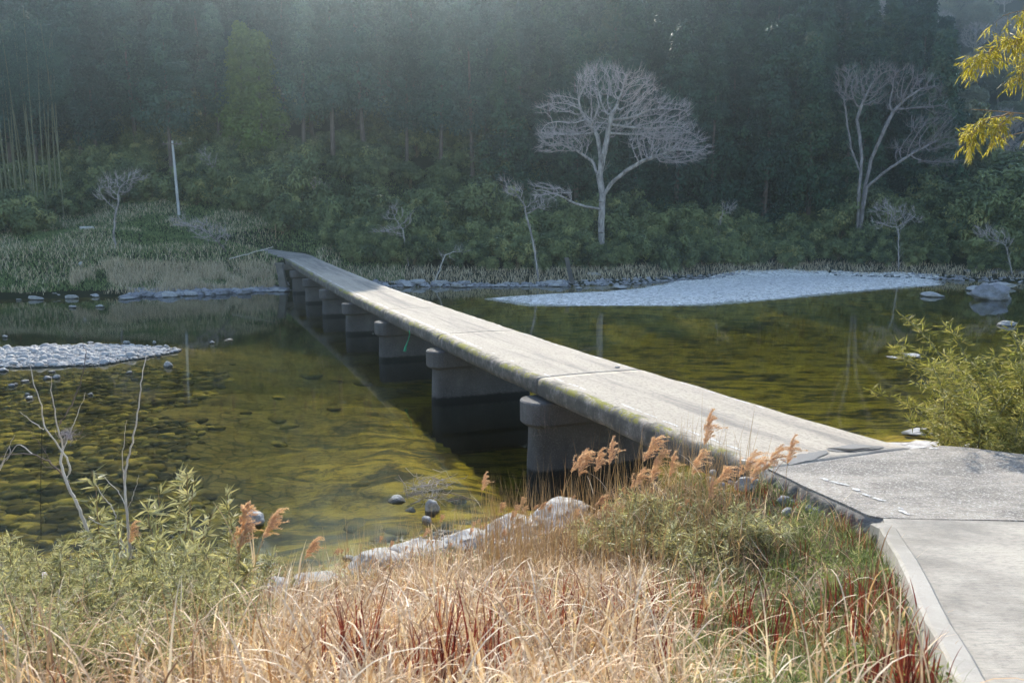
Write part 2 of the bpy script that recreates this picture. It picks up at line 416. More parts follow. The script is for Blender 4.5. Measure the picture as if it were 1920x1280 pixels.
# deck
k = NT('deck_concrete'); ob = k.coord('Object'); xo = k.xyz('obj')
c = k.mix(k.noise(k.coord('Object', (1, .35, 1)), 1.3, 5, .65), (.30, .262, .212), (.47, .415, .34))
st = k.noise(k.coord('Object', (1.3, .085, 1)), 1.3, 6, .7, .25)
cen = k.math('MULTIPLY', k.fr(xo[0], L0 + .5, L0 + 1.2), k.fr(xo[0], L1 - .25, L1 - .9))
c = k.mix(k.math('MULTIPLY', k.math('MULTIPLY', k.fr(st, .44, .66), .8), cen), c, (.15, .138, .128))
c = k.mix(k.math('MULTIPLY', k.fr(k.noise(k.coord('Object', (1, .5, 1)), 16, 6, .8), .49, .60), .55), c, (.15, .138, .125))
c = k.mix(k.math('MULTIPLY', k.fr(k.noise(ob, 55, 3, .7), .55, .7), .4), c, (.44, .42, .39))
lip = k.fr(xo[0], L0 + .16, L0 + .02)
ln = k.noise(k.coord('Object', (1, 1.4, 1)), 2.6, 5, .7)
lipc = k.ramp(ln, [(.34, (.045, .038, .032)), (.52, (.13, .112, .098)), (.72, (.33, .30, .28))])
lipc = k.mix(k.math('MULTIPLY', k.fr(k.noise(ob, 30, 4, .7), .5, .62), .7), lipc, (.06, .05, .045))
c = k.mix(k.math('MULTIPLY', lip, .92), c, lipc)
zup = k.n('ShaderNodeSeparateXYZ', i_0=k.n('ShaderNodeNewGeometry').outputs['Normal']).outputs[2]
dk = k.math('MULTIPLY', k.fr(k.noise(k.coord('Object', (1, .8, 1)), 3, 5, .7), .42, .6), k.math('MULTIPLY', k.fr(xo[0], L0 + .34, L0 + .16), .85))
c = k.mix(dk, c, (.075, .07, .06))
mossn = k.fr(k.math('ADD', k.noise(k.coord('Object', (1, .45, 1)), 2.2, 5, .7), k.math('MULTIPLY', k.noise(ob, 11, 4, .75), .55)), .735, .86)
mb = k.math('MULTIPLY', k.fr(xo[0], L0 + .27, L0 + .17), k.fr(zup, .2, .55))
c = k.mix(k.math('MULTIPLY', mossn, mb), c, k.mix(k.noise(ob, 40, 2), (.10, .10, .015), (.27, .25, .03)))
deck_mat = k.fin(c, .9, k.bump(k.noise(ob, 30, 6, .7), .5, .012, k.bump(ln, .5, .03)))
# piers
k = NT('pier_concrete'); ob = k.coord('Object'); pz = k.xyz()[2]
n1 = k.noise(k.coord('Object', (1, 1, .6)), 1.2, 5, .65); n2 = k.noise(ob, 34, 4, .75)
c = k.ramp(n1, [(.3, (.055, .052, .05)), (.6, (.11, .103, .10)), (.8, (.19, .18, .175))])
c = k.mix(k.math('MULTIPLY', k.fr(n2, .5, .68), .5), c, (.27, .26, .25))
c = k.mix(k.math('MULTIPLY', k.fr(k.noise(ob, 90, 2, .6), .5, .7), .5), c, (.06, .06, .06))
wl = k.math('ADD', pz, k.math('MULTIPLY', k.noise(ob, 7, 4, .6), -.16))
c = k.mix(k.fr(wl, .15, .03), c, (.014, .014, .012))
c = k.mix(k.math('MULTIPLY', k.fr(wl, .55, .25), k.math('MULTIPLY', k.fr(n2, .4, .6), .6)), c, (.014, .014, .012)) if False else c
pier_mat = k.fin(c, .92, k.bump(n2, .6, .015, k.bump(n1, .4, .03)))
k, c, a_, b_, d_ = concrete('rough_concrete', (.20, .185, .165), (.09, .08, .07), (.32, .30, .28))
rough_mat = k.fin(c, .95, k.bump(b_, .8, .05, k.bump(d_, .5, .01)))
# road: worn grey concrete and brushed concrete slab
k = NT('worn_road'); ob = k.pos(); n1 = k.noise(k.pos((.7, 1.5, 1)), .9, 5, .65); n2 = k.noise(ob, 70, 4, .75); n3 = k.noise(k.pos((1, 3, 1)), 8, 5, .7)
n4 = k.noise(k.pos((.5, 1, 1)), 22, 5, .8)
c = k.mix(k.fr(n1, .38, .62), (.34, .30, .25), (.17, .15, .128))
c = k.mix(k.math('MULTIPLY', k.fr(n4, .50, .60), .6), c, (.11, .10, .092))
c = k.mix(k.math('MULTIPLY', k.fr(k.noise(ob, 34, 3, .6), .55, .62), .7), c, (.52, .49, .45))
c = k.mix(k.math('MULTIPLY', k.fr(n3, .5, .7), .5), c, (.13, .125, .12))
c = k.mix(k.math('MULTIPLY', k.fr(n2, .5, .65), .5), c, (.42, .405, .38))
yy = k.xyz()[1]
road_mat = k.fin(c, .92, k.bump(n2, .6, .01, k.bump(n3, .4, .02)))
k = NT('brushed_concrete'); rot = k.n('ShaderNodeMapping', i_Vector=k.n('ShaderNodeNewGeometry').outputs['Position']); rot.inputs['Rotation'].default_value = (0, 0, .12); rot.inputs['Scale'].default_value = (.5, 14, 1)
br = k.noise(rot.outputs[0], 2.4, 4, .7); n1 = k.noise(k.pos(), .8, 5, .7); n2 = k.noise(k.pos(), 60, 3, .7)
c = k.mix(k.fr(n1, .35, .68), (.38, .345, .295), (.21, .19, .165))
c = k.mix(k.math('MULTIPLY', k.fr(k.noise(k.pos((.4, 1.3, 1)), 26, 5, .8), .50, .60), .5), c, (.13, .125, .118))
c = k.mix(k.math('MULTIPLY', k.fr(br, .5, .75), .4), c, (.13, .128, .125))
c = k.mix(k.math('MULTIPLY', k.fr(n2, .55, .7), .35), c, (.42, .41, .395))
c = k.mix(k.math('MULTIPLY', k.fr(k.noise(k.pos((1, .6, 1)), 1.7, 6, .75), .52, .72), .5), c, (.15, .145, .135))
slab_mat = k.fin(c, .9, k.bump(br, .6, .012, k.bump(n2, .4, .006)))
k, c, a_, b_, d_ = concrete('kerb_concrete', (.36, .335, .30), (.24, .22, .19), (.46, .44, .40))
kerb_mat = k.fin(c, .9, k.bump(b_, .5, .02))
k = NT('worn_white_paint'); kn = k.noise(k.coord('Object'), 22, 5, .7)
paint_mat = k.fin(k.mix(k.fr(kn, .46, .56), (.66, .65, .63), (.36, .34, .32)), .7)

# ------------------------------------------------------------------ bridge
bridge = empty('river_bridge', (0, 0, 0), -BA)
tag(bridge, 'long low concrete bridge without railings crossing the river on thick piers', 'bridge')
def section(n=7, r=.25, t=.52):
    P = []
    for i in range(n + 1):                                  # left rounded lip, top to bottom
        a = math.pi / 2 + math.pi * i / n
        P.append((L0 + r - r * abs(math.cos(a)) ** .62, -t / 2 + (t / 2) * math.copysign(abs(math.sin(a)) ** .62, math.sin(a))))
    P += [(L0 + 1.0, -t - .02), (L1 - 1.0, -t - .02)]
    for i in range(n + 1):
        a = -math.pi / 2 + math.pi * i / n
        P.append((L1 - r + r * math.cos(a), -t / 2 + (t / 2) * math.sin(a)))
    P += [(L1 - .6, 0.012), ((L0 + L1) / 2, .02), (L0 + .6, 0.012)]
    return P
SEC = section()
joints = [S_NEAR] + PIERS + [S_FAR]
for a, b in zip(joints[:-1], joints[1:]):
    ss = np.linspace(a + .0015, b - .0015, 40); V = []
    for s in ss:
        zz = float(deck_z(s))
        for (x, z) in SEC:
            e = abs(x - L0) < .5
            dx = .035 * fbm(s * 1.3, x * 3, z * 4, 4) if e or abs(x - L1) < .5 else 0
            V.append((x + float(dx), s, zz + z + (.005 * float(fbm(s * 2.1, x * 2, 3, 3)))))
    m = len(SEC); F = []
    for i in range(len(ss) - 1):
        for j in range(m):
            j2 = (j + 1) % m
            F.append((i * m + j, i * m + j2, (i + 1) * m + j2, (i + 1) * m + j))
    me = bpy.data.meshes.new('deck_slab')
    me.from_pydata(V, [], F + [tuple(range(m))[::-1], tuple((len(ss) - 1) * m + j for j in range(m))])
    me.polygons.foreach_set('use_smooth', np.ones(len(me.polygons), bool)); me.materials.append(deck_mat)
    link('deck_slab', me, bridge)
def stadium(x0, x1, hw, n=8):
    P = []
    for i in range(n + 1):
        a = math.pi / 2 + math.pi * i / n; P.append((x0 + hw * .8 + hw * .8 * math.cos(a), hw * math.sin(a)))
    for i in range(n + 1):
        a = -math.pi / 2 + math.pi * i / n; P.append((x1 - hw * .8 + hw * .8 * math.cos(a), hw * math.sin(a)))
    return P
def loft(rings, closed_top=True):                            # rings: list of point lists of equal length
    V = [p for r_ in rings for p in r_]; m = len(rings[0]); F = []
    for i in range(len(rings) - 1):
        for j in range(m): F.append((i * m + j, i * m + (j + 1) % m, (i + 1) * m + (j + 1) % m, (i + 1) * m + j))
    F.append(tuple(range(m))[::-1]); F.append(tuple((len(rings) - 1) * m + j for j in range(m)))
    return V, F
def poly_obj(name, V, F, mat, parent=None, smooth=False, bevel=0):
    me = bpy.data.meshes.new(name); me.from_pydata([tuple(map(float, v)) for v in V], [], F)
    me.polygons.foreach_set('use_smooth', np.full(len(me.polygons), bool(smooth)))
    me.materials.append(mat); o = link(name, me, parent)
    if bevel:
        b = o.modifiers.new('b', 'BEVEL'); b.width = bevel; b.segments = 2; b.limit_method = 'ANGLE'
    return o
for s in PIERS:
    top = float(deck_z(s)) - .545
    base = float(min(H(np.array(bw(s, 8)[0]), np.array(bw(s, 8)[1])), H(np.array(bw(s, 11)[0]), np.array(bw(s, 11)[1])))) - .6
    def ring(z, off, hw, j=0.0): return [(x, s + y, z) for x, y in stadium(7.60 - off, 11.35 + off, hw + off)]
    V, F = loft([ring(base, .05, .36), ring(0, .02, .36), ring((top - .62) * .5, 0, .36), ring(top - .70, -.02, .36), ring(top - .62, .02, .36)])
    pr = poly_obj('pier', V, F, pier_mat, bridge, True)
    V, F = loft([ring(top - .66, .06, .36), ring(top - .56, .19, .36), ring(top - .04, .20, .36), ring(top, .16, .36)])
    poly_obj('pier_cap', V, F, pier_mat, pr, bevel=.015)
# abutments
V, F = loft([[(x, y, z) for x, y in ((7.9, 7.2), (11.5, 7.2), (11.5, 9.75), (7.9, 9.75))] for z in (-.6, 2.14)])
poly_obj('abutment', V, F, rough_mat, bridge, bevel=.04)
V, F = loft([[(x, y, z) for x, y in ((7.7, 80.3), (11.3, 80.3), (11.3, 83), (7.7, 83))] for z in (-.6, 2.1)])
poly_obj('abutment', V, F, rough_mat, bridge, bevel=.04)
# painted edge lines: worn dashes
def dash(path, w, zf, parent=None):
    pts = np.array(path, float); n = len(pts); V = []
    for i in range(n):
        t = pts[min(i + 1, n - 1)] - pts[max(i - 1, 0)]; t /= np.linalg.norm(t); nn = np.array((t[1], -t[0]))
        ww = w * (.25 + .75 * random.random()) * (.5 if i in (0, n - 1) else 1) / 2; off = random.uniform(-.014, .014)
        a = pts[i] - nn * (ww + off); b = pts[i] + nn * (ww - off)
        V += [(a[0], a[1], zf(a)), (b[0], b[1], zf(b))]
    F = [(2 * i, 2 * i + 1, 2 * i + 3, 2 * i + 2) for i in range(n - 1)]
    me = mesh_data('line_marking', V, F, paint_mat); return link('line_marking', me, parent)
def deck_zf(p):
    s, L = p[1], p[0]
    x = [L0 + .25, L0 + .6, (L0 + L1) / 2, L1 - .6, L1 - .25]
    return float(deck_z(s)) + float(np.interp(L, x, [0, .012, .02, .012, 0])) + .005 * float(fbm(s * 2.1, L * 2, 3, 3)) + .008
def lay(L, s0, s1, cover, wmax, lmin, lmax):
    s = s0
    while s < s1:
        l = random.uniform(lmin, lmax)
        if random.random() < cover(s):
            e = min(s + l, s1); n = max(3, int((e - s) / .07))
            dash([(L + random.uniform(-.006, .006), s + (e - s) * i / n) for i in range(n + 1)], wmax, deck_zf, bridge)
        s += l + random.uniform(.05, .35)
lay(8.22, 9.6, 24, lambda s: .55, .075, .12, .6)
lay(8.22, 24, 36, lambda s: .95, .10, .9, 2.2)
lay(8.22, 36, 79, lambda s: .75, .11, .5, 1.8)
lay(10.72, 10.5, 40, lambda s: .38, .08, .15, .9)
lay(10.72, 40, 66, lambda s: .9, .11, 1.2, 3.0)
lay(10.72, 66, 78, lambda s: .3, .09, .3, .8)

# ------------------------------------------------------------------ road on the near bank
def fan_surface(name, left, right, mat, nx=24, zf=None, thick=.12):
    # left/right: matching point lists
    Lp = np.array(left, float); Rp = np.array(right, float); m = len(Lp)
    T = np.linspace(0, 1, nx); V = []
    for i in range(m):
        for t in T:
            p = Lp[i] * (1 - t) + Rp[i] * t; V.append((p[0], p[1], zf(p)))
    n = len(V); F = [(i * nx + j, i * nx + j + 1, (i + 1) * nx + j + 1, (i + 1) * nx + j) for i in range(m - 1) for j in range(nx - 1)]
    ring_ = [j for j in range(nx)] + [i * nx + nx - 1 for i in range(1, m)] + [(m - 1) * nx + j for j in range(nx - 2, -1, -1)] + [i * nx for i in range(m - 2, 0, -1)]
    V += [(V[i][0], V[i][1], V[i][2] - thick) for i in ring_]
    r_ = len(ring_); F += [(ring_[i], ring_[(i + 1) % r_], n + (i + 1) % r_, n + i) for i in range(r_)]
    me = bpy.data.meshes.new(name); me.from_pydata(V, [], F); me.materials.append(mat)
    me.polygons.foreach_set('use_smooth', np.zeros(len(me.polygons), bool))
    bm = bmesh.new(); bm.from_mesh(me); bmesh.ops.recalc_face_normals(bm, faces=bm.faces); bm.to_mesh(me); bm.free()
    return link(name, me)
def resample(P, n):
    P = np.array(P, float); d = np.r_[0, np.cumsum(np.linalg.norm(np.diff(P, axis=0), axis=1))]
    t = np.linspace(0, d[-1], n); return np.stack([np.interp(t, d, P[:, i]) for i in range(P.shape[1])], -1)
seamL = at(1655, 972, 2.74)[:2]; seamR = at(1935, 978, 2.74)[:2]
e1 = bw(S_NEAR - .012, L0 + .04); e2 = bw(S_NEAR - .012, L1 - .02)
def rz1(p): return float(road_z(p[1])) + .008 * float(fbm(p[0] * 1.5, p[1] * 1.5, 0, 3)) + .012
lft = resample([e1, bw(8.7, 7.84), bw(7.9, 7.82), (4.55, 9.75), seamL], 30)
rgt = resample([e2, (7.3, 12.92), (8.3, 12.4), (11, 11.2), (16, 9.0), (16, 8.2)], 30)
# keep the seam straight: the last row runs from seamL through seamR and on to the right
dirS = np.array(seamR) - np.array(seamL); dirS /= np.linalg.norm(dirS)
rgt[-1] = np.array(seamL) + dirS * 11.6
for i in range(22, 30): rgt[i] = rgt[22] * (1 - (i - 22) / 7) + rgt[-1] * ((i - 22) / 7)
tag(fan_surface('road', lft, rgt, road_mat, 60, rz1), kind='structure')
sl = resample([np.array(seamL) + (-.02, -.012)] + [(p[0] + .12, p[1]) for p in KL[1:]], 40); sl[0] = np.array(seamL) + (0, -.014)
sr = resample([rgt[-1] + (0, -.014), (15, 4), (12, 0), (10, -4)], 40)
tag(fan_surface('concrete_road_slab', sl, sr, slab_mat, 50, lambda p: float(road_z(p[1])) + .008), kind='structure')
# broken concrete edge of the road between the bridge end and the kerb
ep_ = resample([(p[0], p[1]) for p in (bw(9.5, 7.86), bw(8.7, 7.84), bw(7.9, 7.82), (4.55, 9.75), tuple(seamL), (KL[0][0] - .05, KL[0][1]))], 70); V = []
for i, q_ in enumerate(ep_):
    for j, (o_, dz_) in enumerate(((.06, -.012), (-.01, -.02), (-.06, -.08), (-.10, -.18), (-.16, -.3), (-.22, -.45), (-.34, -.65), (-.5, -.9))):
        nz = float(fbm(i * .35, j * .7, 3, 4)); w_ = .09 * min(j, 3) / 3
        V.append((q_[0] + o_ + nz * w_, q_[1] + o_ * .5 + nz * w_ * .4, float(road_z(q_[1])) + dz_ + (.05 * nz if j > 1 else 0)))
F = [(i * 8 + j, (i + 1) * 8 + j, (i + 1) * 8 + j + 1, i * 8 + j + 1) for i in range(69) for j in range(7)]
tag(mk('road_edge', V, F, rough_mat, smooth=True), kind='structure')
# kerb wall
kp = resample([(p[0], p[1]) for p in [(KL[0][0] - .03, KL[0][1] + .15, 0)] + KL], 46)
ko = empty('kerb_wall', (KL[1][0], KL[1][1], 2.4))
tag(ko, 'low pale concrete kerb wall curving along the grassy side of the road', 'kerb')
rings = []
for i, p_ in enumerate(kp):
    t = kp[min(i + 1, len(kp) - 1)] - kp[max(i - 1, 0)]; t /= np.linalg.norm(t); nn = np.array((-t[1], t[0]))   # towards the road
    if nn[0] < 0: nn = -nn
    z = float(road_z(p_[1])); j = .008 * float(fbm(p_[1] * 3, 0, 1, 3))
    prof = [(-.10, z - 1.0), (-.03 + j, z + .03), (0, z + .05 + j), (.14, z + .055 + j), (.165 + j, z + .03), (.17, z - .5)]
    rings.append([(p_[0] + nn[0] * a - KL[1][0], p_[1] + nn[1] * a - KL[1][1], zz - 2.4) for a, zz in prof])
V, F = loft(rings); poly_obj('wall_body', V, F, kerb_mat, ko)
# patch and cracks at the end of the bridge
k = NT('dark_repair_patch'); pn = k.noise(k.pos(), 50, 4, .7); patch_mat = k.fin(k.mix(pn, (.15, .145, .138), (.26, .25, .24)), .95, k.bump(pn, .6, .01))
k = NT('crack'); crack_mat = k.fin((.03, .028, .025), 1.0)
def flat_patch(name, pix, mat, dz, z0=2.73, j=1):
    P = [at(x, y, z0) for x, y in pix]; c_ = np.mean(P, 0)
    pts = resample([p[:2] for p in P] + [P[0][:2]], 40)[:-1]
    V = []
    for i, q_ in enumerate(pts):
        q_ = q_ + np.array((.02, .02)) * R.uniform(-1, 1, 2) * j; s_ = bl(*q_)
        V.append((q_[0], q_[1], (deck_zf((s_[1], s_[0])) if s_[0] > S_NEAR else rz1(q_)) + dz))
    V.append((c_[0], c_[1], float(np.mean([v[2] for v in V])) + .002)); n = len(V) - 1
    return mk(name, V, [(i, (i + 1) % n, n) for i in range(n)], mat)
tag(flat_patch('repair_patch', [(1466, 862), (1500, 852), (1550, 845), (1552, 850), (1530, 862), (1480, 873)], patch_mat, .004), kind='structure')
tag(flat_patch('repair_patch', [(1548, 843), (1600, 832), (1660, 838), (1650, 842), (1600, 848), (1560, 847)], patch_mat, .004), kind='structure')
tag(flat_patch('joint_crack', [(1545, 841), (1590, 848), (1600, 847), (1650, 840), (1600, 844), (1590, 845)], crack_mat, .014, j=.3), kind='structure')
# painted dashes on the road
for a, b in (((1540, 897), (1552, 902)), ((1556, 903), (1592, 912)), ((1598, 917), (1612, 922)), ((1616, 927), (1632, 932)), ((1634, 935), (1662, 941)), ((1684, 958), (1706, 966)), ((1682, 954), (1694, 955)),
             ((1702, 836), (1735, 840)), ((1742, 841), (1760, 843)), ((1390, 862), (1410, 868))):
    A, B = np.array(at(*a, 2.745)[:2]), np.array(at(*b, 2.745)[:2])
    o = dash([A + (B - A) * t for t in np.linspace(0, 1, 5)], .10, lambda q_: rz1(q_) + .010)
    o.name = 'line_marking'; tag(o, kind='structure')
# landing path at the far end
fl = resample([bw(S_FAR + .02, L0 + .1), bw(S_FAR + 1.2, L0 + .0), bw(S_FAR + 4, 6.4), bw(S_FAR + 7, 4.6), bw(S_FAR + 9, 3.2)], 24)
frr = resample([bw(S_FAR + .02, L1 - .1), bw(S_FAR + 2.0, L1 - .3), bw(S_FAR + 4.5, 10.2), bw(S_FAR + 7.5, 8.4), bw(S_FAR + 10, 7.2)], 24)
tag(fan_surface('far_path', fl, frr, road_mat, 12, lambda p: float(np.interp(bl(*p)[0], [80, 90], [2.64, 3.25])) + .02 * float(fbm(p[0], p[1], 0, 2))), kind='structure')

# ------------------------------------------------------------------ plant builders
def tubes(segs, sides=4):                 # segs: (p0, p1, r0, r1) arrays
    P0 = np.array([s[0] for s in segs], float); P1 = np.array([s[1] for s in segs], float)
    r0_ = np.array([s[2] for s in segs]); r1_ = np.array([s[3] for s in segs])
    d = P1 - P0; d /= np.maximum(np.linalg.norm(d, axis=1, keepdims=True), 1e-9)
    ref = np.where(np.abs(d[:, 2:3]) > .9, np.array([[1., 0, 0]]), np.array([[0, 0, 1.]]))
    a = np.cross(d, ref); a /= np.linalg.norm(a, axis=1, keepdims=True); b = np.cross(d, a)
    an = np.arange(sides) * 2 * math.pi / sides
    off = a[:, None, :] * np.cos(an)[None, :, None] + b[:, None, :] * np.sin(an)[None, :, None]
    V = np.concatenate([P0[:, None] + off * r0_[:, None, None], P1[:, None] + off * r1_[:, None, None]], 1)
    n = len(segs); base = (np.arange(n) * 2 * sides)[:, None]; j = np.arange(sides)[None, :]; j2 = (j + 1) % sides
    F = np.stack([base + j, base + j2, base + sides + j2, base + sides + j], -1).reshape(-1, 4)
    return V.reshape(-1, 3), F
def path_tube(P, r, sides=6):             # continuous tube through P with radii r
    P = np.array(P, float); n = len(P); V = []
    for i in range(n):
        d = P[min(i + 1, n - 1)] - P[max(i - 1, 0)]; d /= np.linalg.norm(d)
        ref = np.array((1., 0, 0)) if abs(d[2]) > .8 else np.array((0, 0, 1.))
        a = np.cross(d, ref); a /= np.linalg.norm(a); b = np.cross(d, a)
        for k_ in range(sides):
            t = 2 * math.pi * k_ / sides; V.append(P[i] + (a * math.cos(t) + b * math.sin(t)) * r[i])
    F = [(i * sides + k_, i * sides + (k_ + 1) % sides, (i + 1) * sides + (k_ + 1) % sides, (i + 1) * sides + k_) for i in range(n - 1) for k_ in range(sides)]
    return np.array(V), np.array(F)
def smooth_path(P, n, wob=0):
    P = np.array(P, float); d = np.r_[0, np.cumsum(np.linalg.norm(np.diff(P, axis=0), axis=1))]; t = np.linspace(0, d[-1], n)
    Q = np.stack([np.interp(t, d, P[:, i]) for i in range(3)], -1)
    for _ in range(2): Q[1:-1] = (Q[:-2] + 2 * Q[1:-1] + Q[2:]) / 4
    if wob: Q[1:-1] += R.normal(0, wob, Q[1:-1].shape)
    return Q
def join(parts):
    V, F, A, o = [], [], [], 0
    for v, f, a in parts:
        V.append(v); F.append(np.asarray(f) + o); A.append(a); o += len(v)
    return np.concatenate(V), np.concatenate(F), np.concatenate(A)
def leaves(C, D, L, W, rnd, flat=None, nrm=None):
    """diamond leaves: centre base C, unit direction D, length L, width W"""
    n = len(C); D = D / np.maximum(np.linalg.norm(D, axis=1, keepdims=True), 1e-9)
    ref = R.normal(0, 1, (n, 3)) if flat is None else np.tile(np.array([[0, 0, 1.]]), (n, 1)) + R.normal(0, flat, (n, 3))
    if nrm is not None: ref = nrm
    S = np.cross(ref, D) if nrm is not None else np.cross(D, ref); S /= np.maximum(np.linalg.norm(S, axis=1, keepdims=True), 1e-9)
    Nn = np.cross(S, D); L = np.asarray(L)[:, None] if np.ndim(L) else L; W = np.asarray(W)[:, None] if np.ndim(W) else W
    a = C; b = C + D * L * .4 + S * W * .5 + Nn * W * .12; c = C + D * L - Nn * L * .10; d = C + D * L * .4 - S * W * .5 + Nn * W * .12
    V = np.stack([a, b, c, d], 1).reshape(-1, 3)
    return V, np.arange(n * 4).reshape(-1, 4), np.repeat(rnd, 4)
def blades(P, az, Ln, W, th0, bend, rnd, seg=4, twist=.5):
    n = len(P); t = np.linspace(0, 1, seg + 1)
    th = th0[:, None] + bend[:, None] * t[None, :] ** 1.4
    st = Ln[:, None] / seg
    dx = np.sin(th) * st; dz = np.cos(th) * st
    hx = np.concatenate([np.zeros((n, 1)), np.cumsum(dx[:, :-1], 1)], 1); hz = np.concatenate([np.zeros((n, 1)), np.cumsum(dz[:, :-1], 1)], 1)
    ca, sa = np.cos(az)[:, None], np.sin(az)[:, None]
    C = np.stack([P[:, 0:1] + hx * ca, P[:, 1:2] + hx * sa, P[:, 2:3] + hz], -1)
    tw = az[:, None] + math.pi / 2 + (R.uniform(-twist, twist, (n, 1)))
    w = W[:, None] * .5 * np.minimum(1, np.maximum(.06, 1.15 * (1 - t[None, :]) ** .6)) * np.where(t[None, :] == 0, .6, 1)
    S = np.stack([np.cos(tw) * w, np.sin(tw) * w, 0 * w], -1)
    V = np.stack([C - S, C + S], 2).reshape(n, -1, 3)
    m = 2 * (seg + 1); i = np.arange(seg)
    f = np.stack([2 * i, 2 * i + 1, 2 * i + 3, 2 * i + 2], -1)
    F = (np.arange(n)[:, None, None] * m + f[None]).reshape(-1, 4)
    return V.reshape(-1, 3), F, np.repeat(rnd, m)
def sphere_dirs(n, up=0.0):
    d = R.normal(0, 1, (n, 3)); d[:, 2] += up; return d / np.linalg.norm(d, axis=1, keepdims=True)
def puffs(C, rad, per, L, W, droop=0.0, flat=.6, up=.4, vrand=None):
    parts = []
    for i, c in enumerate(C):
        d = sphere_dirs(per, up); rr = rad[i] * R.uniform(.55, 1.05, (per, 1))
        pos = c + d * rr * np.array([[1, 1, flat]])
        nm_ = d + R.normal(0, .24, (per, 3)); nm_ /= np.linalg.norm(nm_, axis=1, keepdims=True)
        dr = R.normal(0, .6, (per, 3)) + d * .5 + np.array([[0, 0, -droop]]); dr = dr - (dr * nm_).sum(1, keepdims=True) * nm_
        vr = (vrand[i] if vrand is not None else R.rand()) * .82
        parts.append(leaves(pos, dr, L * R.uniform(.6, 1.3, per), W * R.uniform(.6, 1.3, per), np.clip(vr + R.uniform(0, .18, per), 0, 1), None, nm_))
    return join(parts)

def conifer(name, h, cb, rmax, npuff, per, mat, seed, prad=1.0, shape=.8, drop=.5):
    R.seed(seed)
    root = empty(name); lean = R.uniform(-.02, .02, 2) * h
    P = [(lean[0] * t, lean[1] * t, h * t) for t in np.linspace(-.03, .97, 8)]
    V, F = path_tube(P, np.linspace(.012 * h + .08, .03, 8), 7)
    segs = []
    for i in range(16):                                       # dead stubs below the crown
        z = h * R.uniform(.12, cb + .15); a = R.uniform(0, 6.28); l = R.uniform(.6, 1.8)
        segs.append(((lean[0] * z / h, lean[1] * z / h, z), (math.cos(a) * l, math.sin(a) * l, z - R.uniform(-.2, .5)), .035, .012))
    v2, f2 = tubes(segs, 3) if segs else (None, None)
    f2q = f2
    V, F, _ = join([(V, F, np.zeros(len(V))), (v2, f2q, np.zeros(len(v2)))])
    mk('trunk', V, F, M['trunk'], root, smooth=True)
    C, rad, vr = [], [], []
    for i in range(npuff):
        t = R.rand() ** .85; z = h * (cb + (1 - cb) * t)
        rr = rmax * ((1 - t) ** shape * .92 + .08) * (1 - .45 * max(0, .12 - t) / .12)
        a = R.uniform(0, 6.28); q_ = rr * math.sqrt(R.uniform(.25, 1)) * (1 + .25 * math.sin(a * 3 + z))
        C.append((lean[0] * z / h + math.cos(a) * q_, lean[1] * z / h + math.sin(a) * q_, z - q_ * .18)); rad.append(prad * (.55 + .5 * (1 - t)) * R.uniform(.75, 1.25)); vr.append(R.rand())
    V, F, A = puffs(np.array(C), rad, per, .52, .30, drop, .8, .45, vr)
    tag(mk('crown', V, F, mat, root, A), kind='stuff')
    return Proto(root)

